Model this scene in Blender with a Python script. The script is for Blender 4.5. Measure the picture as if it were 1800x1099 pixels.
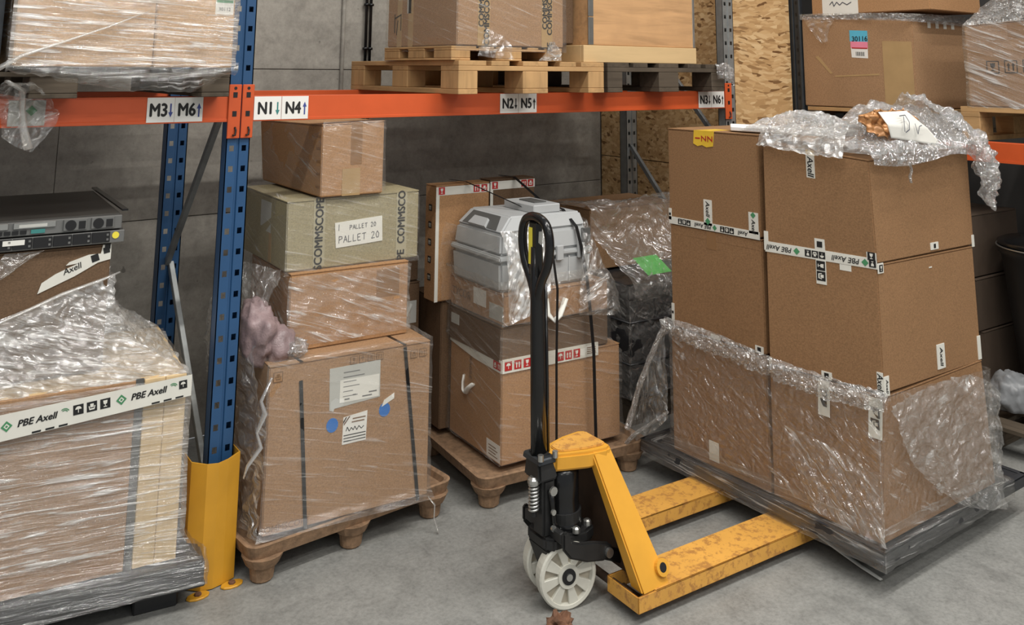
import bpy, bmesh, math, random
from mathutils import Vector, Matrix, noise
random.seed(7)
S = bpy.context.scene
for o in list(bpy.data.objects): bpy.data.objects.remove(o)
COL = S.collection
V = Vector
# ---------------------------------------------------------------- camera
cam = bpy.data.cameras.new('camera'); co = bpy.data.objects.new('camera', cam); COL.objects.link(co)
cam.sensor_fit = 'HORIZONTAL'; cam.sensor_width = 36.0; cam.lens = 36 * 1555.95 / 1800
cam.shift_x = 0.0; cam.shift_y = -(549.5 + 129.12) / 1800
cam.clip_start = 0.05; cam.clip_end = 100
RIGHT = V((0.80358, -0.59514, 0.0077)); DOWN = V((0.1023, 0.1253, -0.98681)); FWD = V((0.5870, 0.7930, 0.16110))
RIGHT = (RIGHT - FWD * RIGHT.dot(FWD) / FWD.dot(FWD)).normalized(); FWD.normalize(); DOWN = FWD.cross(RIGHT)
m3 = Matrix((RIGHT, -DOWN, -FWD)).transposed()
co.matrix_world = Matrix.Translation((-1.240, -3.374, 1.764)) @ m3.to_4x4()
S.camera = co
# ---------------------------------------------------------------- world, lights, exposure
W = bpy.data.worlds.new('hall'); S.world = W; W.use_nodes = True
W.node_tree.nodes['Background'].inputs[0].default_value = (0.92, 0.96, 1.0, 1)
W.node_tree.nodes['Background'].inputs[1].default_value = 0.36
def lamp(name, loc, size, power, rot=(0, 0, 0), col=(1, 0.97, 0.92)):
    l = bpy.data.lights.new(name, 'AREA'); l.shape = 'RECTANGLE'; l.size, l.size_y = size; l.energy = power; l.color = col
    o = bpy.data.objects.new(name, l); COL.objects.link(o); o.location = loc; o.rotation_euler = rot
lamp('ceiling_strip_light', (-2.0, -2.6, 5.2), (2.4, 0.11), 95)
lamp('ceiling_strip_light.001', (1.0, -2.4, 5.2), (2.4, 0.11), 120)
lamp('ceiling_strip_light.002', (2.7, -3.2, 5.2), (2.4, 0.11), 85)
lamp('ceiling_strip_light.003', (-0.5, -5.2, 5.2), (2.4, 0.11), 110)
lamp('ceiling_strip_light.004', (2.6, -6.0, 5.2), (2.4, 0.11), 110)
lamp('added_glint_light', (-3.6, -6.5, 4.2), (0.2, 2.4), 70)  # this and the next two: unseen lamps added for glints on the film
lamp('added_glint_light.001', (1.2, -8.6, 4.2), (2.4, 0.2), 80)
lamp('added_glint_light.002', (5.2, -7.4, 4.2), (0.2, 2.4), 70)
lamp('ceiling_strip_light.005', (1.6, 0.45, 5.2), (2.4, 0.11), 18)
S.view_settings.view_transform = 'Standard'; S.view_settings.look = 'None'
S.view_settings.exposure = 0.0; S.view_settings.gamma = 1.0
try: S.view_settings.use_curve_mapping = False
except Exception: pass
S.cycles.transparent_max_bounces = 24; S.cycles.max_bounces = 6; S.cycles.use_denoising = True

# ---------------------------------------------------------------- materials
def lin(c): return tuple((x / 12.92 if x <= 0.04045 else ((x + 0.055) / 1.055) ** 2.4) for x in [v / 255 for v in c]) + (1,)
class NT:
    def __init__(s, name):
        s.m = bpy.data.materials.new(name); s.m.use_nodes = True; s.t = s.m.node_tree
        s.t.nodes.clear(); s.out = s.n('ShaderNodeOutputMaterial')
    def n(s, ty, **k):
        nd = s.t.nodes.new(ty)
        for a, b in k.items():
            if a.startswith('i_'):
                key = a[2:]; key = int(key) if key.isdigit() else key.replace('_', ' ')
                nd.inputs[key].default_value = b
            else: setattr(nd, a, b)
        return nd
    def l(s, a, b): s.t.links.new(a, b)
    def coords(s, scale=(1, 1, 1), rot=(0, 0, 0), kind='Object'):
        tc = s.n('ShaderNodeTexCoord'); mp = s.n('ShaderNodeMapping'); mp.inputs['Scale'].default_value = scale; mp.inputs['Rotation'].default_value = rot
        s.l(tc.outputs[kind], mp.inputs[0]); return mp.outputs[0]
    def noise(s, vec, scale, detail=4, rough=0.55, dist=0.0):
        nz = s.n('ShaderNodeTexNoise'); nz.inputs['Scale'].default_value = scale; nz.inputs['Detail'].default_value = detail
        nz.inputs['Roughness'].default_value = rough; nz.inputs['Distortion'].default_value = dist
        s.l(vec, nz.inputs['Vector']); return nz.outputs['Fac']
    def ramp(s, fac, stops):
        r = s.n('ShaderNodeValToRGB'); e = r.color_ramp.elements
        while len(e) < len(stops): e.new(0.5)
        for i, (p, c) in enumerate(stops): e[i].position = p; e[i].color = c if len(c) == 4 else c + (1,)
        s.l(fac, r.inputs[0]); return r.outputs[0]
    def mixc(s, fac, a, b, mode='MIX'):
        x = s.n('ShaderNodeMix', data_type='RGBA', blend_type=mode)
        for k, v in ((0, fac), (6, a), (7, b)):
            if hasattr(v, 'is_output'): s.l(v, x.inputs[k])
            else: x.inputs[k].default_value = v
        return x.outputs[2]
    def math(s, op, a, b=0.0):
        x = s.n('ShaderNodeMath', operation=op)
        for k, v in ((0, a), (1, b)):
            if hasattr(v, 'is_output'): s.l(v, x.inputs[k])
            else: x.inputs[k].default_value = v
        return x.outputs[0]
    def bump(s, h, strength=0.3, dist=0.002):
        b = s.n('ShaderNodeBump'); b.inputs['Strength'].default_value = strength; b.inputs['Distance'].default_value = dist
        s.l(h, b.inputs['Height']); return b.outputs[0]
    def pbr(s, col, rough=0.6, metal=0.0, normal=None, spec=0.5):
        p = s.n('ShaderNodeBsdfPrincipled')
        if hasattr(col, 'is_output'): s.l(col, p.inputs['Base Color'])
        else: p.inputs['Base Color'].default_value = col
        if hasattr(rough, 'is_output'): s.l(rough, p.inputs['Roughness'])
        else: p.inputs['Roughness'].default_value = rough
        p.inputs['Metallic'].default_value = metal; p.inputs['Specular IOR Level'].default_value = spec
        if normal is not None: s.l(normal, p.inputs['Normal'])
        s.l(p.outputs[0], s.out.inputs[0]); return s.m
def scl(c, k): return tuple(min(1, x * k) for x in c[:3]) + (1,)
CACHE = {}
def plain(name, rgb, rough=0.6, var=0.12, scale=9.0, metal=0.0, bump=0.0, spec=0.5, stretch=(1, 1, 1)):
    if name in CACHE: return CACHE[name]
    t = NT(name); c = lin(rgb); f = t.noise(t.coords(stretch), scale, 5)
    col = t.ramp(f, [(0.3, scl(c, 1 - var)), (0.7, scl(c, 1 + var))])
    nb = t.bump(t.noise(t.coords(stretch), scale * 6, 3), bump) if bump else None
    CACHE[name] = t.pbr(col, rough, metal, nb, spec); return CACHE[name]
def cardboard(name, rgb, var=0.08):
    if name in CACHE: return CACHE[name]
    t = NT(name); c = lin(rgb); v = t.coords()
    f = t.noise(v, 3.0, 3); g = t.noise(t.coords((1, 1, 6)), 90, 3, 0.6)
    a = t.ramp(f, [(0.3, scl(c, 1 - var)), (0.72, scl(c, 1 + var))])
    sp = t.noise(v, 170, 2, 0.7); col = t.mixc(0.34, a, t.ramp(g, [(0.35, scl(c, 0.55)), (0.65, scl(c, 1.4))])); col = t.mixc(0.25, col, t.ramp(sp, [(0.36, scl(c, 0.45)), (0.5, c), (0.64, scl(c, 1.5))]))
    rib = t.noise(t.coords((120, 120, 0.6)), 1.0, 1)
    CACHE[name] = t.pbr(col, 0.72, 0, t.bump(rib, 0.12, 0.001), 0.25); return CACHE[name]
def wood(name, rgb, axis=0, var=0.25, dirt=0.0):
    key = name + str(axis)
    if key in CACHE: return CACHE[key]
    t = NT(key); c = lin(rgb); st = [22, 22, 22]; st[axis] = 1.6
    f = t.noise(t.coords(tuple(st)), 1.3, 6, 0.6, 0.6); g = t.noise(t.coords(), 5.0, 4)
    a = t.ramp(f, [(0.32, scl(c, 1 - var)), (0.5, c), (0.72, scl(c, 1 + var * 0.6))])
    k = t.ramp(g, [(0.45, (0, 0, 0, 1)), (0.75, (1, 1, 1, 1))])
    col = t.mixc(t.math('MULTIPLY', k, dirt), a, scl(c, 0.35))
    CACHE[key] = t.pbr(col, 0.7, 0, t.bump(f, 0.25, 0.002), 0.3); return CACHE[key]
def painted(name, rgb, wear, rough=0.42, amount=0.62, wscale=14):
    if name in CACHE: return CACHE[name]
    t = NT(name); c = lin(rgb); v = t.coords()
    base = t.ramp(t.noise(v, 4, 4), [(0.3, scl(c, 0.86)), (0.7, scl(c, 1.08))])
    k = t.ramp(t.noise(v, wscale, 8, 0.72), [(amount, (0, 0, 0, 1)), (amount + 0.09, (1, 1, 1, 1))])
    col = t.mixc(k, base, lin(wear)); CACHE[name] = t.pbr(col, rough, 0, t.bump(t.noise(v, 60, 3), 0.08), 0.5); return CACHE[name]
def osb(name):
    t = NT(name); cols = []
    v0 = t.coords(); wob = t.n('ShaderNodeTexNoise'); wob.inputs['Scale'].default_value = 3.0; t.l(v0, wob.inputs['Vector'])
    base = None
    for i, (rx, ry, rz, sc) in enumerate([(0.4, 0.35, 0.2, (12, 34, 54)), (-0.4, 1.25, 0.3, (14, 34, 60)), (0.3, 2.2, -0.2, (12, 34, 58))]):
        mp = t.n('ShaderNodeMapping'); mp.inputs['Rotation'].default_value = (rx, ry, rz); mp.inputs['Scale'].default_value = sc
        ad = t.n('ShaderNodeVectorMath', operation='ADD'); t.l(v0, ad.inputs[0])
        sm = t.n('ShaderNodeVectorMath', operation='SCALE'); sm.inputs['Scale'].default_value = 0.12; t.l(wob.outputs['Color'], sm.inputs[0]); t.l(sm.outputs[0], ad.inputs[1])
        t.l(ad.outputs[0], mp.inputs[0])
        vo = t.n('ShaderNodeTexVoronoi'); vo.inputs['Scale'].default_value = 1.0; t.l(mp.outputs[0], vo.inputs['Vector'])
        sp = t.n('ShaderNodeSeparateColor'); t.l(vo.outputs['Color'], sp.inputs[0])
        c = t.ramp(sp.outputs[0], [(0.0, lin((112, 78, 46))), (0.14, lin((182, 144, 98))), (0.6, lin((202, 164, 116))), (1.0, lin((220, 188, 142)))])
        if base is None: base = c; h = sp.outputs[0]
        else:
            k = t.ramp(sp.outputs[1], [(0.45, (0, 0, 0, 1)), (0.5, (1, 1, 1, 1))]); base = t.mixc(k, base, c)
    return t.pbr(base, 0.6, 0, t.bump(h, 0.25, 0.002), 0.3)
def concrete(name, rgb, floor=False):
    t = NT(name); c = lin(rgb); v = t.coords()
    a = t.ramp(t.noise(v, 1.1, 6, 0.6), [(0.3, scl(c, 0.80)), (0.7, scl(c, 1.14))])
    fine = t.ramp(t.noise(v, 62 if floor else 34, 6, 0.75), [(0.36, scl(c, 0.42)), (0.5, c), (0.66, scl(c, 1.5))])
    col = t.mixc(0.6 if floor else 0.38, a, fine)
    mid = t.ramp(t.noise(v, 9, 6, 0.7, 0.4), [(0.34, scl(c, 0.66)), (0.5, c), (0.68, scl(c, 1.28))]); col = t.mixc(0.45, col, mid)
    st = t.ramp(t.noise(v, 2.4, 7, 0.7, 0.8), [(0.56, (0, 0, 0, 1)), (0.74, (1, 1, 1, 1))])
    col = t.mixc(t.math('MULTIPLY', st, 0.5 if floor else 0.4), col, scl(c, 0.42))
    if not floor:
        pit = t.ramp(t.noise(v, 17, 3, 0.5), [(0.72, (0, 0, 0, 1)), (0.76, (1, 1, 1, 1))])
        col = t.mixc(t.math('MULTIPLY', pit, 0.6), col, scl(c, 0.25))
    rough = t.ramp(t.noise(v, 3.5, 5), [(0.3, (0.38,) * 3), (0.7, (0.62,) * 3)]) if floor else 0.85
    return t.pbr(col, rough, 0, t.bump(t.noise(v, 45 if floor else 14, 6, 0.7), 0.12 if floor else 0.35, 0.004), 0.35)
def film(name, tilt=0.0, haze=0.10, streak=0.5, sx=2.2, sy=60.0, bump=0.55, rough=0.16, gl=0.20, tint=(0.97, 0.965, 0.95), white=(0.86, 0.85, 0.82), thr=0.56, crinkle=0.0):
    """stretch film: clear sheet with glossy creases; streaks mix stretch haze with painted highlights; UV in metres"""
    t = NT(name); v = t.coords((sx, sy, 1), (0, 0, 0), 'UV')
    tc = t.n('ShaderNodeTexCoord'); rt = t.n('ShaderNodeMapping'); rt.inputs['Rotation'].default_value = (0, 0, tilt); t.l(tc.outputs['UV'], rt.inputs[0])
    mp = t.n('ShaderNodeMapping'); mp.inputs['Scale'].default_value = (sx, sy, 1); t.l(rt.outputs[0], mp.inputs[0])
    n1 = t.noise(mp.outputs[0], 1.0, 5, 0.62, 0.7)
    mp2 = t.n('ShaderNodeMapping'); mp2.inputs['Scale'].default_value = (sx * 0.6, sy * 0.28, 1); mp2.inputs['Rotation'].default_value = (0, 0, 0.10); t.l(rt.outputs[0], mp2.inputs[0])
    n2 = t.noise(mp2.outputs[0], 1.0, 3, 0.5, 0.9)
    h = t.math('ADD', n1, t.math('MULTIPLY', n2, 1.6))
    if crinkle:
        vo = t.n('ShaderNodeTexVoronoi', feature='DISTANCE_TO_EDGE'); vo.inputs['Scale'].default_value = crinkle
        nz = t.n('ShaderNodeTexNoise'); nz.inputs['Scale'].default_value = crinkle * 0.4; t.l(tc.outputs['UV'], nz.inputs['Vector'])
        ad = t.n('ShaderNodeMix', data_type='RGBA'); ad.inputs[0].default_value = 0.35; t.l(tc.outputs['UV'], ad.inputs[6]); t.l(nz.outputs['Color'], ad.inputs[7])
        t.l(ad.outputs[2], vo.inputs['Vector']); h = t.math('ADD', h, t.math('MULTIPLY', vo.outputs['Distance'], 2.0))
    nb = t.bump(h, bump, 0.010)
    mask = t.ramp(n1, [(thr, (0, 0, 0, 1)), (thr + 0.14, (1, 1, 1, 1))])  # streak mask: stretched haze plus highlights put in as white
    patch = t.ramp(t.noise(rt.outputs[0], 3.2, 3), [(0.32, (0.25,) * 3), (0.6, (1, 1, 1, 1))])
    mask = t.math('MULTIPLY', mask, patch)
    tr = t.n('ShaderNodeBsdfTransparent'); tr.inputs[0].default_value = tint + (1,)
    df = t.n('ShaderNodeBsdfDiffuse'); df.inputs[0].default_value = white + (1,); t.l(nb, df.inputs['Normal'])
    tl = t.n('ShaderNodeBsdfTranslucent'); tl.inputs[0].default_value = white + (1,)
    gs = t.n('ShaderNodeBsdfGlossy'); gs.inputs[0].default_value = (1, 1, 1, 1); gs.inputs['Roughness'].default_value = rough; t.l(nb, gs.inputs['Normal'])
    hz = t.n('ShaderNodeMixShader'); hz.inputs[0].default_value = 0.3; t.l(df.outputs[0], hz.inputs[1]); t.l(tl.outputs[0], hz.inputs[2])
    m1 = t.n('ShaderNodeMixShader'); t.l(t.math('ADD', t.math('MULTIPLY', mask, streak), haze), m1.inputs[0]); t.l(tr.outputs[0], m1.inputs[1]); t.l(hz.outputs[0], m1.inputs[2])
    m2 = t.n('ShaderNodeMixShader'); t.l(t.math('ADD', t.math('MULTIPLY', mask, gl * 1.2), gl), m2.inputs[0]); t.l(m1.outputs[0], m2.inputs[1]); t.l(gs.outputs[0], m2.inputs[2])
    t.l(m2.outputs[0], t.out.inputs[0]); return t.m

M = dict(
 blue=painted('blue_paint', (40, 78, 118), (92, 108, 126), 0.38, 0.68, 18),
 orange=painted('orange_paint', (204, 87, 42), (130, 66, 38), 0.42, 0.68, 22),
 yellow=painted('yellow_paint', (218, 158, 52), (150, 104, 50), 0.45, 0.64, 16),
 yellow_guard=painted('yellow_guard_paint', (204, 148, 40), (150, 96, 34), 0.48, 0.66, 16),
 yellow_worn=painted('worn_yellow_paint', (216, 160, 74), (176, 124, 62), 0.5, 0.50, 30),
 galv=plain('galvanised_steel', (150, 153, 152), 0.42, 0.14, 20, 0.55),
 brace=plain('brace_steel', (132, 136, 138), 0.45, 0.15, 14, 0.5),
 darksteel=plain('dark_steel', (58, 62, 66), 0.45, 0.15, 14, 0.5),
 steel=plain('bright_steel', (190, 190, 186), 0.28, 0.08, 20, 0.9),
 black=plain('black_enamel', (18, 18, 19), 0.22, 0.2, 12),
 blackmatt=plain('black_cast_iron', (30, 30, 30), 0.5, 0.3, 16, 0, 0.1),
 blackplast=plain('black_plastic', (26, 27, 29), 0.48, 0.2, 12),
 pallblack=plain('black_pallet_plastic', (44, 45, 48), 0.45, 0.25, 9, 0, 0.1),
 rustshade=plain('rusty_shaded_plate', (62, 44, 30), 0.75, 0.35, 9, 0, 0.2),  # rusty brown, with the shade inside the truck frame put into it
 nylon=plain('white_nylon', (206, 204, 192), 0.42, 0.08, 9),
 nylon_dirty=plain('dirty_white_nylon', (172, 164, 148), 0.5, 0.2, 10),
 paper=plain('white_paper', (226, 224, 216), 0.6, 0.03, 7), sackgrey=plain('grey_sack_plastic', (128, 130, 132), 0.4, 0.12, 12), shadedcb=plain('shade_darkened_board', (78, 64, 52), 0.75, 0.12, 9), paper_grey=plain('grey_paper', (186, 186, 180), 0.6, 0.06, 9),  # dark board: shade under the right rack put into its colour
 label=plain('white_placard', (232, 230, 224), 0.45, 0.03, 6),
 tapew=plain('white_tape', (218, 216, 206), 0.35, 0.05, 12), tapebrown=plain('brown_tape', (142, 104, 66), 0.25, 0.08, 8),
 tapeclear=plain('clear_tape_over_board', (176, 146, 104), 0.22, 0.08, 8), tapeyel=plain('yellow_tape', (226, 186, 60), 0.35, 0.1, 12),
 ink=plain('black_ink', (24, 24, 24), 0.6, 0.05, 5), inkgrey=plain('grey_ink', (120, 92, 66), 0.6, 0.05, 5), tapeolive=plain('clear_tape_on_olive_board', (172, 164, 138), 0.25, 0.06, 9), inksoft=plain('faint_print', (112, 112, 112), 0.6, 0.05, 5), ink_pen=plain('pen_ink', (70, 72, 84), 0.6, 0.05, 5),
 inkred=plain('red_ink', (176, 40, 40), 0.55, 0.08, 8), green=plain('green_print', (70, 136, 92), 0.55, 0.08, 8),
 teal=plain('teal_print', (58, 128, 124), 0.55, 0.05, 8), indigo=plain('indigo_print', (62, 74, 140), 0.55, 0.05, 8),
 bluedot=plain('blue_sticker', (36, 112, 190), 0.5, 0.06, 9), cyan=plain('cyan_print', (88, 178, 206), 0.5, 0.06, 9), pink=plain('pink_print', (232, 136, 160), 0.5, 0.06, 9),
 greenst=plain('green_sticker', (84, 206, 84), 0.4, 0.06, 9), yellowdot=plain('yellow_sticker', (232, 216, 70), 0.5, 0.05, 9),
 strap=plain('black_strap', (20, 20, 21), 0.35, 0.1, 9), graycase=plain('grey_plastic_case', (176, 178, 178), 0.42, 0.04, 6),
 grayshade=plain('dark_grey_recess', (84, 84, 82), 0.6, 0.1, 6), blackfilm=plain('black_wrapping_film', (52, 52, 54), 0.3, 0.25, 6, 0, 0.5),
 server=plain('server_metal', (122, 122, 120), 0.4, 0.08, 9, 0.5), serverdark=plain('server_lid', (78, 76, 72), 0.45, 0.12, 6, 0.4), ports=plain('port_black', (20, 20, 22), 0.5, 0.1, 8),
 cb=cardboard('truck_carton_board', (142, 108, 76)), cb2=cardboard('tan_carton_board', (160, 126, 94)), cb3=cardboard('warm_carton_board', (170, 130, 92)),
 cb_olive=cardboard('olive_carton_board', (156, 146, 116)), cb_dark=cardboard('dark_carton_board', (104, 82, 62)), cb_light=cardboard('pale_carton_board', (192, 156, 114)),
 pine=wood('pine_board', (186, 148, 102), 0, 0.22, 0.4), piney=wood('pine_board', (186, 148, 102), 1, 0.22, 0.4), pinez=wood('pine_board', (186, 148, 102), 2, 0.22, 0.4),
 ply=wood('plywood_face', (196, 154, 110), 0, 0.22, 0.2), plyrim=wood('pale_softwood', (208, 178, 132), 0, 0.08, 0.05),
 crateply=wood('crate_softwood', (214, 188, 146), 2, 0.12, 0.1),
 old=wood('weathered_board', (86, 76, 64), 0, 0.3, 0.5), oldy=wood('weathered_board', (86, 76, 64), 1, 0.3, 0.5),
 fibre=plain('pressed_wood_fibre', (138, 110, 84), 0.85, 0.30, 40, 0, 0.6),
 scrap=plain('brown_scrap', (104, 72, 52), 0.8, 0.35, 30, 0, 0.3), pinkwrap=plain('pink_foam', (144, 124, 124), 0.35, 0.25, 22, 0, 0.8),
 foil=plain('gold_foil_card', (176, 126, 80), 0.3, 0.3, 14, 0.2, 0.4), foam=plain('white_foam_sheet', (236, 238, 238), 0.5, 0.02, 6),
 osb=osb('osb_chips'), wall=concrete('wall_concrete', (158, 153, 144)), floor=concrete('floor_concrete', (136, 136, 132), True),
 darkwall=plain('dark_wall_paint', (58, 56, 54), 0.8, 0.15, 3),
 film_h=film('stretch_film_level', 0.04, 0.17, 1.0, 4.0, 72, 1.0, 0.12, 0.12, thr=0.51),
 film_d=film('stretch_film_slanted', 0.36, 0.10, 1.0, 4.0, 50, 1.0, 0.12, 0.14, thr=0.53),
 film_s=film('stretch_film_soft', 0.26, 0.06, 0.45, 3.0, 52, 0.6, 0.15, 0.06, thr=0.57),
 film_c=film('stretch_film_creased', 0.5, 0.10, 0.7, 8, 34, 1.0, 0.14, 0.13, thr=0.55, crinkle=14),
 film_t=film('stretch_film_truck', 0.5, 0.07, 0.5, 9, 40, 1.0, 0.14, 0.10, thr=0.58, crinkle=16),
 film_v=film('stretch_film_draped', 1.2, 0.22, 1.0, 5.0, 40, 1.0, 0.12, 0.2, thr=0.46),
 film_v2=film('corner_creases', -0.75, 0.04, 0.9, 5.0, 46, 1.0, 0.12, 0.12, thr=0.55),
 film_w=film('bunched_film', 0.2, 0.30, 0.7, 12, 40, 1.0, 0.14, 0.22, thr=0.52, crinkle=34),
 film_f=film('hazy_film_flap', 0.6, 0.15, 0.6, 9, 30, 1.0, 0.14, 0.16, thr=0.54, crinkle=16),
 film_g=film('silvery_film_hood', 0.35, 0.34, 0.9, 7, 36, 1.0, 0.13, 0.2, thr=0.50, crinkle=16),
 film_k=film('film_over_black', 0.05, 0.05, 0.75, 3.5, 75, 1.0, 0.14, 0.16, thr=0.55),
 bubble=film('bubble_wrap', 0.3, 0.26, 0.75, 18, 26, 1.0, 0.10, 0.36, thr=0.54, crinkle=34, white=(0.9, 0.9, 0.89)),
)

# ---------------------------------------------------------------- object helpers
def thing(name, label, cat, loc, group=None):
    o = bpy.data.objects.new(name, None); COL.objects.link(o); o.location = loc; o.empty_display_size = 0.1
    o['label'] = label; o['category'] = cat
    if group: o['group'] = group
    return o
def tag(o, label, cat, group=None):
    o['label'] = label; o['category'] = cat
    if group: o['group'] = group
    return o
def link(name, me, mat, parent=None, smooth=False, label=None):
    me.materials.clear(); me.materials.append(mat)
    if smooth:
        for p in me.polygons: p.use_smooth = True
    o = bpy.data.objects.new(name, me); COL.objects.link(o)
    if parent is not None:
        o.parent = parent
        if parent.parent is None: o.matrix_parent_inverse = Matrix.Translation(parent.location).inverted()
    if label: o['label'] = label
    return o
def hexpts(x0, x1, y0, y1, z0, z1): return [V(p) for p in ((x0, y0, z0), (x1, y0, z0), (x1, y1, z0), (x0, y1, z0), (x0, y0, z1), (x1, y0, z1), (x1, y1, z1), (x0, y1, z1))]
HF = [(0, 3, 2, 1), (4, 5, 6, 7), (0, 1, 5, 4), (1, 2, 6, 5), (2, 3, 7, 6), (3, 0, 4, 7)]
class G:
    """one mesh under construction"""
    def __init__(s, T=None): s.v = []; s.f = []; s.T = T; s.uv = None
    def p(s, q): q = V(q); return (s.T @ q) if s.T else q
    def add(s, vs, fs): b = len(s.v); s.v += [s.p(q) for q in vs]; s.f += [tuple(b + i for i in f) for f in fs]; return s
    def box(s, x0, x1, y0, y1, z0, z1): return s.add(hexpts(x0, x1, y0, y1, z0, z1), HF)
    def hexa(s, pts): return s.add(pts, HF)
    def bar(s, a, b, w, t, up=(0, 0, 1)):
        a, b = V(a), V(b); d = (b - a).normalized(); x = d.cross(V(up))
        if x.length < 1e-4: x = d.cross(V((0, 1, 0)))
        x.normalize(); y = x.cross(d); x *= w / 2; y *= t / 2
        return s.add([a - x - y, a + x - y, a + x + y, a - x + y, b - x - y, b + x - y, b + x + y, b - x + y], HF)
    def tube(s, path, r, n=10, closed=False, flat=1.0, cap=True):
        path = [V(q) for q in path]; N = len(path); b = len(s.v); prev = None
        for i, q in enumerate(path):
            d = ((path[(i + 1) % N] - path[i - 1]) if closed or 0 < i < N - 1 else (path[1] - path[0] if i == 0 else path[-1] - path[-2])).normalized()
            if prev is None:
                x = d.cross(V((0, 0, 1)));
                if x.length < 0.05: x = d.cross(V((0, 1, 0)))
            else: x = prev - d * prev.dot(d)
            x.normalize(); prev = x; y = d.cross(x); rr = r[i] if isinstance(r, (list, tuple)) else r
            for k in range(n):
                a = 2 * math.pi * k / n; s.v.append(s.p(q + x * rr * math.cos(a) + y * rr * flat * math.sin(a)))
        for i in range(N if closed else N - 1):
            j = (i + 1) % N
            for k in range(n): s.f.append((b + i * n + k, b + i * n + (k + 1) % n, b + j * n + (k + 1) % n, b + j * n + k))
        if cap and not closed: s.f.append(tuple(b + k for k in range(n))[::-1]); s.f.append(tuple(b + (N - 1) * n + k for k in range(n)))
        return s
    def lathe(s, c, axis, prof, n=24, loop=False):
        """prof: list of (distance along axis, radius)"""
        c, ax = V(c), V(axis).normalized(); x = ax.cross(V((0, 0, 1)) if abs(ax.z) < 0.9 else V((1, 0, 0))).normalized(); y = ax.cross(x); b = len(s.v)
        for h, r in prof:
            for k in range(n): a = 2 * math.pi * k / n; s.v.append(s.p(c + ax * h + (x * math.cos(a) + y * math.sin(a)) * r))
        for i in range(len(prof) - 1):
            for k in range(n): s.f.append((b + i * n + k, b + i * n + (k + 1) % n, b + (i + 1) * n + (k + 1) % n, b + (i + 1) * n + k))
        e = b + (len(prof) - 1) * n
        if loop: s.f += [(e + k, e + (k + 1) % n, b + (k + 1) % n, b + k) for k in range(n)]
        else: s.f.append(tuple(b + k for k in range(n))[::-1]); s.f.append(tuple(e + k for k in range(n)))
        return s
    def prism(s, poly, z0, z1):
        n = len(poly); vs = [V((x, y, z0)) for x, y in poly] + [V((x, y, z1)) for x, y in poly]
        return s.add(vs, [tuple(range(n))[::-1], tuple(range(n, 2 * n))] + [(i, (i + 1) % n, n + (i + 1) % n, n + i) for i in range(n)])
    def build(s, name, mat, parent=None, bevel=0.0, seg=1, smooth=False, label=None):
        me = bpy.data.meshes.new(name); me.from_pydata([tuple(q) for q in s.v], [], s.f)
        bm = bmesh.new(); bm.from_mesh(me); bmesh.ops.recalc_face_normals(bm, faces=bm.faces)
        if bevel:
            ed = [e for e in bm.edges if len(e.link_faces) == 2 and e.calc_face_angle(0) > 0.5]
            bmesh.ops.bevel(bm, geom=ed, offset=bevel, segments=seg, affect='EDGES', clamp_overlap=True)
        bm.to_mesh(me); bm.free()
        return link(name, me, mat, parent, smooth, label)
def sheet(name, rows, nu, nv, mat, parent=None, amp=0.0, freq=6.0, closed=False, label=None, thick=0.0, seed=0.0, fine=0.0, cub=False):
    """loft rows of 3-D points into a wrinkled film sheet with UVs in metres"""
    def samp(pts, n, cl):
        P = [V(q) for q in pts] + ([V(pts[0])] if cl else []); k = len(P) - 1; out = []
        for i in range(n + 1):
            t = i / n * k; a = min(int(t), k - 1); u = t - a
            if cub:
                p0, p1, p2, p3 = P[max(a - 1, 0)], P[a], P[a + 1], P[min(a + 2, k)]
                out.append(0.5 * ((2 * p1) + (p2 - p0) * u + (2 * p0 - 5 * p1 + 4 * p2 - p3) * u * u + (3 * p1 - p0 - 3 * p2 + p3) * u ** 3))
            else: out.append(P[a].lerp(P[a + 1], u))
        return out
    R = [samp(r, nu, closed) for r in rows]; C = [samp([R[i][j] for i in range(len(R))], nv, False) for j in range(nu + 1)]
    vs, uv = [], []; W = 0.0; us = [0.0]
    for j in range(nu): W += (C[j + 1][nv // 2] - C[j][nv // 2]).length; us.append(W)
    for j in range(nu + 1):
        h = 0.0
        for i in range(nv + 1):
            if i: h += (C[j][i] - C[j][i - 1]).length
            q = C[j][i]; a = C[min(j + 1, nu)][i] - C[max(j - 1, 0)][i]; b = C[j][min(i + 1, nv)] - C[j][max(i - 1, 0)]
            n = a.cross(b); n = n.normalized() if n.length > 1e-9 else V((0, 0, 0))
            jj = 0 if (closed and j == nu) else j; w = C[jj][i] * freq + V((seed, seed * 1.7, 0))
            d = noise.noise(w) * amp + (noise.turbulence(w * 3.1, 3, False) - 0.5) * fine
            vs.append(q + n * d); uv.append((us[j] + seed, h))
    fs = [(j * (nv + 1) + i, (j + 1) * (nv + 1) + i, (j + 1) * (nv + 1) + i + 1, j * (nv + 1) + i + 1) for j in range(nu) for i in range(nv)]
    me = bpy.data.meshes.new(name); me.from_pydata([tuple(q) for q in vs], [], fs)
    l = me.uv_layers.new(name='uv')
    for lo in me.loops: l.data[lo.index].uv = uv[lo.vertex_index]
    o = link(name, me, mat, parent, True, label)
    if thick: md = o.modifiers.new('thickness', 'SOLIDIFY'); md.thickness = thick
    return o
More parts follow.
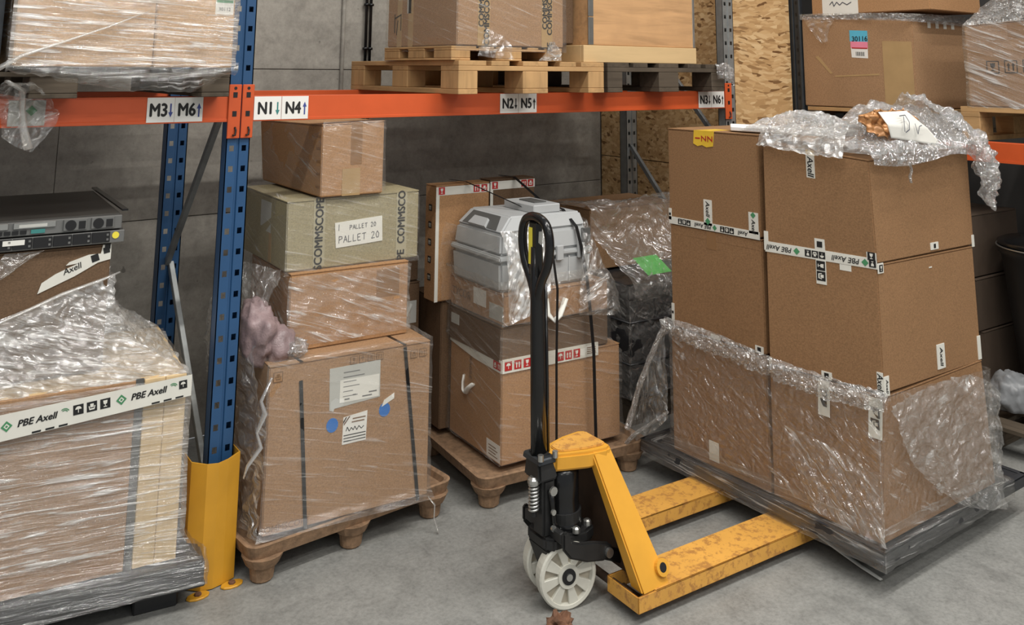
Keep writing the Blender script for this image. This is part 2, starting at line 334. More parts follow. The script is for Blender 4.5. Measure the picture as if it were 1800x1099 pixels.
def crumple(name, c, r, mat, parent=None, amp=0.5, freq=2.2, sub=4, seed=0.0, label=None, flat=False, smooth=True):
    bm = bmesh.new(); bmesh.ops.create_icosphere(bm, subdivisions=sub, radius=1.0)
    for v in bm.verts:
        d = v.co.normalized(); k = 1 + amp * (noise.turbulence(d * freq + V((seed, seed, seed)), 4, True) - 0.45) + amp * 0.5 * noise.noise(d * freq * 0.6 + V((seed, 3, 1)))
        v.co = V((d.x * r[0] * k, d.y * r[1] * k, d.z * r[2] * k)) + V(c)
        if flat and v.co.z < c[2] - r[2] * 0.55: v.co.z = c[2] - r[2] * 0.55
    me = bpy.data.meshes.new(name); bm.to_mesh(me); bm.free()
    l = me.uv_layers.new(name='uv')
    for lo in me.loops:
        q = me.vertices[lo.vertex_index].co - V(c); l.data[lo.index].uv = (math.atan2(q.y, q.x) * max(r[:2]) + seed, q.z + q.x * 0.3)
    return link(name, me, mat, parent, smooth, label)

class Face:
    """planar frame on a quad: bottom-left, bottom-right, top-right, top-left seen from outside"""
    def __init__(s, a, b, c, d):
        s.a, s.b, s.c, s.d = map(V, (a, b, c, d)); s.ux = (s.b - s.a).normalized(); s.n = s.ux.cross(s.d - s.a).normalized(); s.uy = s.n.cross(s.ux)
        s.w = (s.b - s.a).length; s.h = (s.d - s.a).length
    def at(s, u, v, off=0.0): return s.a.lerp(s.b, u).lerp(s.d.lerp(s.c, u), v) + s.n * off
    def loc(s, u, v, x, y, rot=0.0, off=0.0):
        cx, sx = math.cos(rot), math.sin(rot); return s.at(u, v, off) + s.ux * (x * cx - y * sx) + s.uy * (x * sx + y * cx)
def patch(name, F, u0, v0, u1, v1, mat, parent, off=0.0012, label=None, t=0.0008):
    g = G(); q = [F.at(u0, v0, off), F.at(u1, v0, off), F.at(u1, v1, off), F.at(u0, v1, off)]
    g.hexa([p - F.n * (off + t * 0) * 0.9 for p in q] + [p for p in q]); return g.build(name, mat, parent, label=label)
def poly_patch(name, F, pts, mat, parent, off=0.0014, label=None):
    """polygon in fractions of the face"""
    g = G(); n = len(pts); a = [F.at(u, v, 0.0002) for u, v in pts]; b = [F.at(u, v, off) for u, v in pts]
    g.add(a + b, [tuple(range(n))[::-1], tuple(range(n, 2 * n))] + [(i, (i + 1) % n, n + (i + 1) % n, n + i) for i in range(n)]); return g.build(name, mat, parent, label=label)
TXT = {}
def text_mesh(s, bold=0.0, shear=0.0):
    k = (s, bold, shear)
    if k not in TXT:
        cu = bpy.data.curves.new('t', 'FONT'); cu.body = s; cu.size = 1.0; cu.offset = bold; cu.shear = shear; cu.resolution_u = 3; cu.align_x = 'CENTER'; cu.align_y = 'CENTER'
        o = bpy.data.objects.new('t', cu); COL.objects.link(o); dg = bpy.context.evaluated_depsgraph_get(); dg.update()
        me = bpy.data.meshes.new_from_object(o.evaluated_get(dg)); TXT[k] = ([v.co.copy() for v in me.vertices], [tuple(p.vertices) for p in me.polygons])
        bpy.data.objects.remove(o); bpy.data.meshes.remove(me); bpy.data.curves.remove(cu)
    return TXT[k]
def text(s, F, u, v, size, mat, parent, rot=0.0, bold=0.0, shear=0.0, off=0.002, name='lettering', wide=1.0):
    vs, fs = text_mesh(s, 0.0, shear); g = G()
    for k, (ox, oy) in enumerate(((0, 0), (-1, 0), (1, 0), (0, 1), (0, -1)) if bold > .008 else ((0, 0),)): g.add([F.loc(u, v, (q.x + ox * bold * 1.1) * size * wide, (q.y + oy * bold * .8) * size, rot, off + .00004 * k) for q in vs], fs)
    me = bpy.data.meshes.new(name); me.from_pydata([tuple(q) for q in g.v], [], g.f); return link(name, me, mat, parent)
def strokes(F, u, v, lines, w, mat, parent, rot=0.0, off=0.0016, name='handwriting'):
    g = G()
    for ln in lines:
        for (x0, y0), (x1, y1) in zip(ln, ln[1:]): g.bar(F.loc(u, v, x0, y0, rot, off), F.loc(u, v, x1, y1, rot, off), w, 0.0004, F.n)
    return g.build(name, mat, parent)
HAND = {'P': [[(0, 0), (0.05, 1)], [(0, 1), (.5, .95), (.55, .65), (.05, .5)]], 'A': [[(0, 0), (.3, 1), (.6, 0)], [(.1, .4), (.5, .4)]], 'L': [[(.05, 1), (0, 0), (.5, .05)]], 'E': [[(.5, 1), (0, .95), (.02, 0), (.5, .02)], [(0, .5), (.4, .52)]],
 'T': [[(0, .95), (.65, 1)], [(.33, 1), (.3, 0)]], '2': [[(0, .8), (.2, 1), (.45, .9), (.45, .65), (0, 0), (.55, .05)]], '0': [[(.25, 1), (0, .6), (.1, .05), (.4, .05), (.5, .6), (.25, 1)]], ' ': [],
 'D': [[(.1, 0), (.05, 1)], [(-.1, .95), (.5, .95), (.75, .5), (.5, .05), (0, 0)]], 'v': [[(0, .6), (.15, 0), (.45, .62), (.6, .55)]], 'I': [[(0, 0), (0, 1)]]}
def handwrite(s, F, u, v, size, w, mat, parent, rot=0.0, off=0.0018):
    L = []; x = 0
    for c in s:
        L += [[((x + px) * size, py * size) for px, py in ln] for ln in HAND[c]]; x += 0.78
    L = [[(a - x * size / 2, b - size / 2) for a, b in ln] for ln in L]; return strokes(F, u, v, L, w, mat, parent, rot, off)
def disc(n=14, r=0.5, a0=0, a1=2 * math.pi, cx=0, cy=0): return [(cx + r * math.cos(a0 + (a1 - a0) * i / (n - 1)), cy + r * math.sin(a0 + (a1 - a0) * i / (n - 1))) for i in range(n)]
ICON = dict(umbrella=[disc(9, .36, 0, math.pi, 0, .05), [(-.04, .08), (-.04, -.36), (.04, -.36), (.04, .08)]], glass=[[(-.26, .4), (-.2, .0), (0, -.1), (.2, .0), (.26, .4)], [(-.04, -.08), (-.04, -.34), (.04, -.34), (.04, -.08)], [(-.2, -.3), (-.2, -.4), (.2, -.4), (.2, -.3)]],
 hands=[[(-.2, .36), (-.2, -.08), (.2, -.08), (.2, .36)], [(-.4, .1), (-.28, .1), (-.24, -.2), (.24, -.2), (.28, .1), (.4, .1), (.3, -.38), (-.3, -.38)]],
 arrows=[[(-.3, -.4), (-.3, .1), (-.4, .1), (-.22, .4), (-.04, .1), (-.14, .1), (-.14, -.4)], [(.14, -.4), (.14, .1), (.04, .1), (.22, .4), (.4, .1), (.3, .1), (.3, -.4)]])
def polys(F, u, v, lst, size, mat, parent, rot=0.0, off=0.002, name='printed_icon', dx=0.0, dy=0.0):
    vs, fs = [], []
    for pl in lst: b = len(vs); vs += [F.loc(u, v, dx + x * size * math.cos(0), dy + y * size, rot, off) for x, y in pl]; fs.append(tuple(range(b, b + len(pl))))
    me = bpy.data.meshes.new(name); me.from_pydata([tuple(q) for q in vs], [], fs); return link(name, me, mat, parent)
SQ = [[(-.5, -.5), (.5, -.5), (.5, .5), (-.5, .5)]]
def icon(kind, F, u, v, size, dark, light, parent, rot=0.0, off=0.002, outline=False):
    polys(F, u, v, SQ, size, dark, parent, rot, off)
    if outline: polys(F, u, v, SQ, size * 0.84, light, parent, rot, off + 0.0004); polys(F, u, v, ICON[kind], size * 0.8, dark, parent, rot, off + 0.0008)
    else: polys(F, u, v, ICON[kind], size * 0.84, light, parent, rot, off + 0.0005)
DIA = [[(0, -.5), (.5, 0), (0, .5), (-.5, 0)]]

# ---------------------------------------------------------------- cartons
class Carton:
    def __init__(s, name, label, fl, w, d, rot, z0, z1, mat, group=None, dtop=None, cat='box', flaps='x', gap=0.004, seam=True, dbot=None):
        """fl: near-left bottom corner (x, y); rot in degrees; dtop: offsets of the four top corners"""
        r = math.radians(rot); u = V((math.cos(r), math.sin(r), 0)); q = V((-math.sin(r), math.cos(r), 0)); o = V((fl[0], fl[1], z0)); up = V((0, 0, z1 - z0))
        B = [o, o + u * w, o + u * w + q * d, o + q * d]; T = [p + up + (V(dtop[i]) if dtop else V((0, 0, 0))) for i, p in enumerate(B)]
        if dbot: B = [p + V(dbot[i]) for i, p in enumerate(B)]
        s.B, s.T = B, T; s.root = thing(name, label, cat, (B[0] + B[2]) / 2, group); ft = 0.004 if seam else 0.0
        G().hexa(B + [p - V((0, 0, ft)) for p in T]).build('body', mat, s.root, 0.004, 2)
        s.front = Face(B[0], B[1], T[1], T[0]); s.right = Face(B[1], B[2], T[2], T[1]); s.left = Face(B[3], B[0], T[0], T[3]); s.back = Face(B[2], B[3], T[3], T[2]); s.top = Face(T[0], T[1], T[2], T[3])
        if seam:
            L = lambda a, b, t: a.lerp(b, t); k = 0.5 - gap / 2
            dn = V((0, 0, -ft + 0.0004))
            if flaps == 'x': Q = [(T[0], T[1], L(T[1], T[2], k), L(T[0], T[3], k)), (L(T[0], T[3], 1 - k), L(T[1], T[2], 1 - k), T[2], T[3])]
            else: Q = [(T[0], L(T[0], T[1], k), L(T[3], T[2], k), T[3]), (L(T[0], T[1], 1 - k), T[1], T[2], L(T[3], T[2], 1 - k))]
            for A in Q: G().hexa([p + dn for p in A] + list(A)).build('flap', mat, s.root)

# ================================================================ THE SETTING
def struct(o): o['kind'] = 'structure'; return o
struct(G().box(-5, 6.5, -9, 1.25, -0.12, 0).build('floor', M['floor']))
wb = struct(G().box(-5, 6.5, 1.262, 1.45, 0, 5.0).build('wall_back', M['wall']))
xs = [-3.2, -0.42, 1.0, 2.95]; zs = [0.0, 1.04, 1.764, 2.9, 4.2]
for i in range(3):
    for j in range(4):
        G().box(xs[i] + .0012, xs[i + 1] - .0012, 1.25 + random.uniform(-.001, .001), 1.27, zs[j] + .002, zs[j + 1] - .002).build('concrete_panel', M['wall'], wb, 0.0015)
wr = struct(G().box(2.975, 3.60, 0.175, 1.25, 0, 4.0).build('wall_right', M['darkwall']))
for z0, z1 in ((0.0, 1.20), (1.205, 2.40), (2.405, 4.0)):
    G().box(2.957, 2.975, 0.157, 1.25, z0, z1).build('osb_board', M['osb'], wr, 0.002)
for z0, z1 in ((0.0, 2.44), (2.445, 4.0)):
    G().box(2.975, 3.60, 0.157, 0.175, z0, z1).build('osb_board', M['osb'], wr, 0.002)
struct(G().box(5.0, 5.1, -7, 1.25, 0, 5.0).build('wall_far_right', M['darkwall']))
tag(G().tube([(0.992, 1.238, 0.9), (0.992, 1.238, 3.2)], 0.011, 8).build('cable_conduit', M['wall'], smooth=True), 'thin grey conduit running up the concrete wall left of the black pipes', 'conduit')
for k, x in enumerate((1.128, 1.156)):
    r = thing('wall_pipe', ('left' if k == 0 else 'right') + ' one of the two black pipes running up the concrete wall', 'pipe', (x, 1.225, 1.5), 'black pipes on the concrete wall')
    G().tube([(x, 1.225, 1.45), (x, 1.225, 3.2)], 0.0085, 8).build('tube', M['black'], r, smooth=True)
    for z in (1.884, 2.135): G().lathe((x, 1.225, z - .008), (0, 0, 1), [(0, .012), (.002, .017), (.014, .017), (.016, .012)], 12).build('coupling', M['black'], r, smooth=True)

# ================================================================ PALLET RACK
def post(name, mat, parent, x0, x1, cols, y0, depth, z0, z1, zph, flip=1):
    """channel upright with a punched front face: two columns of square holes"""
    g = G(); hw, hh = .0085, .0105; gx = (cols[0] + cols[1]) / 2; y = y0
    xb = [x0, cols[0] - hw, cols[0] + hw, gx - .006, gx - .003, gx + .003, gx + .006, cols[1] - hw, cols[1] + hw, x1]
    zb = [z0]; k = int((z0 - zph) / .075) - 1
    while zph + k * .075 < z1:
        z = zph + k * .075
        if z - hh > z0 and z + hh < z1: zb += [z - hh, z + hh]
        k += 1
    zb.append(z1); nx, nz = len(xb), len(zb); dy = [0, 0, 0, 0, .006, .006, 0, 0, 0, 0]
    vs = [(x, y + flip * d, z) for z in zb for x, d in zip(xb, dy)]; fs = []
    for j in range(nz - 1):
        for i in range(nx - 1):
            if j % 2 == 1 and i in (1, 7): continue
            fs.append((j * nx + i, j * nx + i + 1, (j + 1) * nx + i + 1, (j + 1) * nx + i))
    g.add(vs, fs); t = .004
    for a, b in ((x0, x0 + t), (x1 - t, x1)): g.box(a, b, min(y, y + flip * depth), max(y, y + flip * depth), z0, z1)
    for a, b in ((x0, x0 + .02), (x1 - .02, x1)): g.box(a, b, min(y + flip * depth, y + flip * (depth - t)), max(y + flip * depth, y + flip * (depth - t)), z0, z1)
    return g.build(name, mat, parent)
up = thing('rack_upright', 'blue upright frame of the rack standing behind the yellow guard', 'rack upright', (-.0235, .4, 0), 'upright frames of the rack')
post('post', M['blue'], up, -.069, .022, (-.047, 0.0), 0, .05, 0.006, 3.0, 1.9935)
post('post', M['blue'], up, -.069, .022, (-.047, 0.0), .77, .06, 0.006, 3.0, 1.96)
for a, b, m in (((-.03, .05, 1.745), (-.03, .775, .925), 'brace'), ((-.015, .775, .925), (-.015, .06, .145), 'galv'), ((-.03, .05, 1.745), (-.03, .775, 2.5), 'darksteel')):
    G().bar(a, b, .028, .022, (1, 0, 0)).build('brace', M[m], up, .002)
for y in (.0, .775): G().box(-.085, .035, y - .015, y + .075, 0, .008).build('base_plate', M['galv'], up)
up2 = thing('rack_upright', 'galvanised grey upright frame of the rack at the chipboard corner', 'rack upright', (2.81, .4, 0), 'upright frames of the rack')
post('post', M['galv'], up2, 2.763, 2.855, (2.786, 2.831), 0, .05, 0.006, 3.0, 2.0061)
post('post', M['galv'], up2, 2.763, 2.855, (2.786, 2.831), .80, .06, 0.006, 3.0, 1.98)
for a, b in (((2.80, .05, 1.34), (2.80, .80, 2.15)), ((2.80, .80, 1.30), (2.80, .05, .5))): G().bar(a, b, .028, .022, (1, 0, 0)).build('brace', M['brace'], up2, .002)
def connector(x0, x1, y, parent, z0=1.506, z1=1.706):
    c = G().box(x0, x1, y - .006, y, z0, z1).build('connector', M['orange'], parent, .002)
    xm = (x0 + x1) / 2
    for z in (z1 - .035, z0 + .095):
        G().box(xm - .008, xm + .008, y - .0072, y - .0055, z - .014, z + .006).build('slot', M['ports'], c)
    G().lathe((xm, y - .0055, z1 - .014), (0, -1, 0), [(0, .006), (.0016, .006)], 10).build('slot', M['ports'], c)
    G().tube([(xm + .004, y - .008, z0 + .042), (xm + .007, y - .012, z0 + .03), (xm + .004, y - .014, z0 + .012), (xm - .006, y - .012, z0 + .012)], .0035, 6).build('safety_hook', M['ports'], c, smooth=True)
    return c
def beam(label, x0, x1, y, z0=1.567, z1=1.663, cons=(), mat='orange', sides=True, group='orange beams of the rack'):
    b = thing('rack_beam', label, 'beam', ((x0 + x1) / 2, y, z0), group)
    g = G().box(x0, x1, y, y + .045, z0, z1); g.box(x0, x1, y - .0025, y, z0, z0 + .012); g.build('rail', M[mat], b, .003)
    for c in cons: connector(c[0], c[1], c[2], b)
    return b
bn = beam('orange front beam between the blue and grey uprights, carrying N1 to N6 placards', .022, 2.763, -.004, cons=((-.02, .026, -.0066), (2.755, 2.81, -.0066)))
bm_ = beam('orange front beam left of the blue upright, carrying M3 M6 placards', -2.8, -.069, -.004, cons=((-.072, -.024, -.0066),))
beam('orange rear beam above the first carton stacks, behind the placarded beam', .022, 2.763, .785)
beam('orange rear beam of the left bay under the film wrapped pallet', -2.8, -.069, .785)
def placard(b, x0, x1, s, arrow, col, split=None, z0=1.572, z1=1.66):
    F = Face((x0, -.0068, z0), (x1, -.0068, z0), (x1, -.0068, z1), (x0, -.0068, z1))
    p = G().box(x0, x1, -.0078, -.0062, z0, z1).build('placard', M['label'], b); w = x1 - x0
    text(s, F, .42, .47, .064, M['ink'], p, bold=.036, wide=.80)
    k = 1 if arrow == 'up' else -1
    polys(F, .86, .47, [[(-.05, -.45), (.05, -.45), (.05, .1), (-.05, .1)], [(-.15, .1), (.15, .1), (0, .45)]] if k > 0 else [[(-.05, -.1), (.05, -.1), (.05, .45), (-.05, .45)], [(-.15, -.1), (0, -.45), (.15, -.1)]], .055, M[col], p, name='arrow')
for x0, x1, s, a, c in ((-.364, -.268, 'M3', 'down', 'indigo'), (-.267, -.166, 'M6', 'up', 'indigo')): placard(bm_, x0, x1, s, a, c)
for x0, x1, s, a, c in ((.029, .138, 'N1', 'down', 'teal'), (.140, .250, 'N4', 'up', 'indigo'), (1.192, 1.296, 'N2', 'down', 'ink'), (1.298, 1.405, 'N5', 'up', 'ink'), (2.537, 2.639, 'N3', 'down', 'ink'), (2.641, 2.749, 'N6', 'up', 'ink')): placard(bn, x0, x1, s, a, c)
pm = G().box(-.80, -.69, -.0078, -.0062, 1.572, 1.655).build('placard', M['paper_grey'], bm_)
polys(Face((-.80, -.0068, 1.572), (-.69, -.0068, 1.572), (-.69, -.0068, 1.655), (-.80, -.0068, 1.655)), .62, .6, DIA, .035, M['green'], pm)
# yellow guard at the foot of the blue upright
gu = thing('post_guard', 'yellow steel guard bolted to the floor around the blue upright', 'guard', (-.05, -.06, 0))
prof = [(-.128, .075), (-.132, -.02), (-.09, -.062), (-.052, -.07), (-.014, -.062), (.032, -.045), (.036, .07)]
inn = [(x * .965 + (-.05) * .035, y + .006) for x, y in prof]
g = G(); n = len(prof); tops = [.405, .405, .402, .400, .403, .412, .412]
vs = [(x, y, .004) for x, y in prof] + [(x, y, t) for (x, y), t in zip(prof, tops)] + [(x, y, .004) for x, y in inn] + [(x, y, t) for (x, y), t in zip(inn, tops)]
fs = []
for i in range(n - 1): fs += [(i, i + 1, n + i + 1, n + i), (2 * n + i, 3 * n + i, 3 * n + i + 1, 2 * n + i + 1), (n + i, n + i + 1, 3 * n + i + 1, 3 * n + i), (i, 2 * n + i, 2 * n + i + 1, i + 1)]
fs += [(0, n, 3 * n, 2 * n), (n - 1, 2 * n + n - 1, 3 * n + n - 1, 2 * n - 1)]
g.add(vs, fs).build('shield', M['yellow_guard'], gu)
for cx, cy in ((-.105, -.085), (.012, -.082)):
    f = G().prism([(cx + .036 * math.cos(a) * 1.1, cy + .024 * math.sin(a)) for a in [i * math.pi / 5 for i in range(10)]], 0, .007).build('foot_plate', M['yellow_guard'], gu, .002)
    G().lathe((cx, cy, .007), (0, 0, 1), [(0, .012), (.006, .012), (.007, .009)], 6).build('bolt', M['scrap'], f)

# ================================================================ PALLETS
def euro_pallet(label, x0, y0, z, w=.80, l=1.2, rot=0, mats=('pine', 'piney', 'pinez'), group='wooden pallets on the racks', name='wooden_pallet', h=.144):
    """short side along x (w), long side along y (l); z is the underside"""
    T = Matrix.Translation((x0, y0, z)) @ Matrix.Rotation(math.radians(rot), 4, 'Z'); c = T @ V((w / 2, l / 2, 0)); p = thing(name, label, 'pallet', c, group)
    k = h / .144; mx, my, mz = [M[m] for m in mats]
    bw = [.145, .10, .145, .10, .145]; xs = [0, .164 * w / .8, w / 2 - .0725, w - .264 * w / .8, w - .145]
    for x, b in zip(xs, bw): G(T).box(x, x + b, 0, l, .122 * k, h).build('deck_board', my, p, .002)
    for y in (0, l / 2 - .0725, l - .145): G(T).box(0, w, y, y + .145, .100 * k, .122 * k).build('stringer_board', mx, p, .002)
    for x, b in ((0, .10), (w / 2 - .0725, .145), (w - .10, .10)):
        for y in (0, l / 2 - .0725, l - .145): G(T).box(x, x + b, y, y + .145, .022 * k, .100 * k).build('block', M['pinez'] if mats[0] == 'pine' else mx, p, .003)
        G(T).box(x, x + b, 0, l, 0, .022 * k).build('bottom_board', my, p, .002)
    return p
def fibre_pallet(label, x0, y0, rot, w, d, feet, h=.13):
    T = Matrix.Translation((x0, y0, 0)) @ Matrix.Rotation(math.radians(rot), 4, 'Z'); p = thing('fibre_pallet', label, 'pallet', T @ V((w / 2, d / 2, 0)), 'moulded wood fibre pallets')
    def ring(m, r, z, n=5):
        out = []
        for cx, cy, a0 in ((w - m - r, m + r, -90), (w - m - r, d - m - r, 0), (m + r, d - m - r, 90), (m + r, m + r, 180)):
            out += [(cx + r * math.cos(math.radians(a0 + 90 * i / n)), cy + r * math.sin(math.radians(a0 + 90 * i / n)), z) for i in range(n + 1)]
        return out
    R = [ring(.014, .04, h - .045), ring(.0, .05, h), ring(.008, .045, h + .004), ring(.022, .035, h - .002), ring(.03, .03, h - .022)]; n = len(R[0]); g = G(T)
    fs = [tuple(range(n))[::-1]] + [(j * n + i, j * n + (i + 1) % n, (j + 1) * n + (i + 1) % n, (j + 1) * n + i) for j in range(4) for i in range(n)] + [tuple(range(4 * n, 5 * n))]
    g.add([q for r in R for q in r], fs).build('tray', M['fibre'], p, smooth=False)
    for fx, fy, s in feet:
        fl = G(T); pr = [(h - .043, .074 * s), (h - .075, .058 * s), (.052, .052 * s), (.050, .046 * s), (.006, .040 * s), (0, .034 * s)]
        fl.lathe((fx, fy, 0), (0, 0, 1), pr[::-1], 14).build('foot', M['fibre'], p, smooth=False)
    return p

# ================================================================ FLOOR STACK NEAREST THE BLUE UPRIGHT (bay N)
fibre_pallet('brown pressed fibre pallet under the carton with blue dots', .04, -.165, 3.5, .87, .62, [(.075, .06, 1.0), (.43, .06, 1.0), (.79, .06, 1.0), (.075, .55, 1.), (.43, .55, 1.), (.79, .55, 1.)])
GS = 'cartons stacked beside the blue upright'
c1 = Carton('carton', 'large strapped carton with two blue dots and shipping papers', (.10, -.11), .645, .52, -5.3, .136, .70, M['cb2'], GS)
F = c1.front
d = poly_patch('document_pouch', F, [(.36, .665), (.385, .655), (.39, .672), (.673, .694), (.670, .93), (.354, .925)], M['paper_grey'], c1.root)
dd = patch('delivery_note', F, .42, .70, .665, .84, M['paper'], d, .0022)
for i in range(6): patch('printed_line', F, .44, .885 - i * .03, .44 + (.10, .13, .08, .1, .06, .09)[i], .889 - i * .03, M['inksoft'], d, .0026)
for i, (u, l) in enumerate(((.45, .03), (.5, .02), (.56, .06), (.6, .05))): patch('printed_line', F, u, .715 + .02 * (i % 2), u + l, .722 + .02 * (i % 2), M['inksoft'], d, .003)
l = poly_patch('printed_label', F, [(.444, .438), (.591, .441), (.596, .622), (.448, .606)], M['label'], c1.root)
poly_patch('printed_stripe', F, [(.448, .565), (.470, .605), (.462, .605), (.448, .582)], M['rustshade'], l, .0022); poly_patch('printed_stripe', F, [(.452, .555), (.49, .607), (.482, .607), (.452, .566)], M['scrap'], l, .0022)
for i, (a, b) in enumerate(((.505, .585), (.50, .578))): patch('printed_line', F, a, .585 - .02 * i, b, .592 - .02 * i, M['inkgrey'], l, .0022)
strokes(F, .52, .525, [[(-.035, -.004), (-.03, .01), (-.022, -.006), (-.014, .006), (-.006, -.004), (0, .008), (.008, -.006), (.016, .007), (.026, -.004), (.036, .004)]], .0028, M['ink'], l, name='handwriting')
for i in range(3): patch('printed_line', F, .452, .49 - i * .018, .588, .495 - i * .018, M['ink'], l, .0022)
for u, v in ((.381, .572), (.705, .604)): poly_patch('round_sticker', F, [(u + .0355 * math.cos(a), v + .044 * math.sin(a)) for a in [i * math.pi / 12 for i in range(24)]], M['bluedot'], c1.root, label='bright blue round sticker')
poly_patch('torn_sticker', F, [(.685, .625), (.765, .665), (.765, .70), (.70, .665)], M['paper'], c1.root, .002)
for (u0, v0), (u1, v1) in (((.183, .885), (.245, -.02)), ((.828, .985), (.936, -.02))):
    a, b = F.at(u0, v0, .003), F.at(u1, v1, .003); G().bar(a, b, .0135, .001, F.n).build('packing_strap', M['strap'], c1.root)
    t = F.at(u0, 1.0, .004); G().bar(t, t + V((0, .5, .003)), .0135, .001).build('packing_strap', M['strap'], c1.root)
for i, k in enumerate(('glass', 'umbrella', 'hands', 'arrows')): icon(k, F, .5 + .055 * i, .955, .028, M['inkgrey'], M['cb2'], c1.root, outline=True)
icon('hands', F, .05, .93, .035, M['inkgrey'], M['cb2'], c1.root, outline=True)
for i, k in enumerate(('hands', 'arrows')): icon(k, F, .89 + .06 * i, .93, .03, M['inkgrey'], M['cb2'], c1.root, outline=True)
text('COMMSCOPE', F, .12, .035, .03, M['inkgrey'], c1.root, bold=.01)
c2 = Carton('carton', 'brown film wrapped carton beneath the olive carton', (.212, .0), .50, .50, -4, .702, .985, M['cb3'], GS)
patch('tape', c2.front, .72, .55, .92, .92, M['tapebrown'], c2.root)
c3 = Carton('carton', 'olive grey carton with the pallet 20 sheet on its front', (.203, .03), .572, .55, -3, .988, 1.252, M['cb_olive'], GS, dtop=[(-.006, 0, 0), (0, 0, .008), (0, 0, .008), (0, 0, 0)])
F = c3.front
for u, s in ((.232, 0), (.862, 1)):
    t = patch('printed_tape', F, u - .042, .03, u + .042, .985, M['tapeolive'], c3.root, label='clear printed tape')
    text('SCOMMSCOPE' if not s else 'PE  COMMSCO', F, u, .5, .046, M['ink'], t, math.pi / 2, bold=.028, off=.0026, wide=.92)
sh = poly_patch('paper_sheet', F, [(.356, .265), (.711, .303), (.705, .671), (.345, .63)], M['paper'], c3.root, .003, label='white sheet with handwriting')
handwrite('PALLET 20', F, .56, .555, .017, .0017, M['ink_pen'], sh, .05, .0042); handwrite('PALLET 20', F, .535, .395, .026, .002, M['ink_pen'], sh, .05, .0042)
strokes(F, .375, .56, [[(0, -.012), (0, .012)]], .002, M['ink_pen'], sh, off=.0042)
lf = c3.left
patch('paper_sheet', lf, .42, .45, .66, .9, M['paper_grey'], c3.root); patch('tape', lf, .62, .02, .68, .45, M['tapeclear'], c3.root)
c4 = Carton('carton', 'topmost warm brown carton of the stack under the N1 placard', (.322, .0), .272, .68, -2, 1.262, 1.55, M['cb3'], GS, dtop=[(-.004, 0, -.004), (0, 0, .006), (0, 0, -.006), (0, .06, -.02)])
F = c4.front
patch('tape', F, .46, .42, .64, 1.0, M['tapebrown'], c4.root); patch('tape', F, .33, .0, .62, .37, M['tapeclear'], c4.root, .0018, label='pale clear tape')
for v in (.12, .3, .47, .65, .82): patch('printed_tape', c4.left, .93 - .004, v, .985, v + .03, M['tapebrown'], c4.root)
# pink foam bundle at the left of this stack
pk = thing('foam_bundle', 'pinkish foam wrapped bundle leaning beside the brown wrapped carton', 'bundle', (.12, -.02, .71))
crumple('foam', (.105, .035, .79), (.070, .11, .112), M['pinkwrap'], pk, .35, 1.6, 4, 2.0)
crumple('foam', (.165, -.03, .745), (.06, .06, .062), M['pinkwrap'], pk, .4, 1.8, 3, 5.0)
crumple('wrapped_end', (.215, -.06, .733), (.05, .04, .034), M['bubble'], pk, .4, 2.4, 4, 7.0, label='white crumpled film end')
def quad(c, off, z, push=0.0, B=None):
    """outline of a carton grown by off, at height z: fl, fr, br, bl"""
    ce = (c.B[0] + c.B[2]) / 2; out = []
    for p in c.B:
        q = V(p) - ce; q.z = 0; k = 1 + off / max(.001, q.length) * 1.4; out.append(V((ce.x + q.x * k, ce.y + q.y * k, z)))
    return out
def wrap(name, label, rings, mat, nu=96, nv=60, amp=.006, freq=7, seed=0.0, fine=0.0, group=None):
    o = sheet(name, rings, nu, nv, mat, None, amp, freq, True, None, 0.0, seed, fine); tag(o, label, 'film', group); return o
GF = 'stretch film around the loads'
q1 = quad(c1, .012, .115); q1b = [V((q1[0].x - .02, q1[0].y - .02, .135)), V((q1[1].x + .01, q1[1].y - .02, .128)), q1[2], q1[3]]
# the film round stack one: lower carton, then the upper cartons
wrap('stretch_film', 'clear film around the strapped carton with blue dots', [q1b, quad(c1, .01, .17), quad(c1, .008, .45), quad(c1, .008, .715), [a.lerp(b, .12) for a, b in zip(quad(c1, .006, .716), quad(c1, -.2, .716))]], M['film_s'], 120, 70, .006, 7, 1.0, .004, GF)
c2q = quad(c2, .012, .72); c2q[3] = c2q[3] + V((-.05, 0, 0)); c2q[0] = c2q[0] + V((-.0, -.0, 0))
wrap('stretch_film', 'shiny slanted film around the brown carton under the olive one', [c2q, quad(c2, .010, .80), quad(c2, .010, .90), [p + V((0, 0, .0)) for p in quad(c2, .012, .975)]], M['film_d'], 120, 60, .007, 8, 3.0, .006, GF)
wrap('stretch_film', 'thin film around the olive carton with the handwritten sheet', [quad(c3, .010, .975), quad(c3, .008, 1.0), quad(c3, .008, 1.25), [a.lerp(b, .2) for a, b in zip(quad(c3, .006, 1.263), quad(c4, .01, 1.263))]], M['film_s'], 110, 50, .005, 8, 5.0, .003, GF)
wrap('stretch_film', 'thin film around the topmost warm brown carton under the N1 placard', [quad(c4, .012, 1.272), quad(c4, .008, 1.36), quad(c4, .008, 1.52), [p + V((0, 0, .012)) for p in quad(c4, .003, 1.545)]], M['film_s'], 100, 50, .005, 8, 7.0, .003, GF)
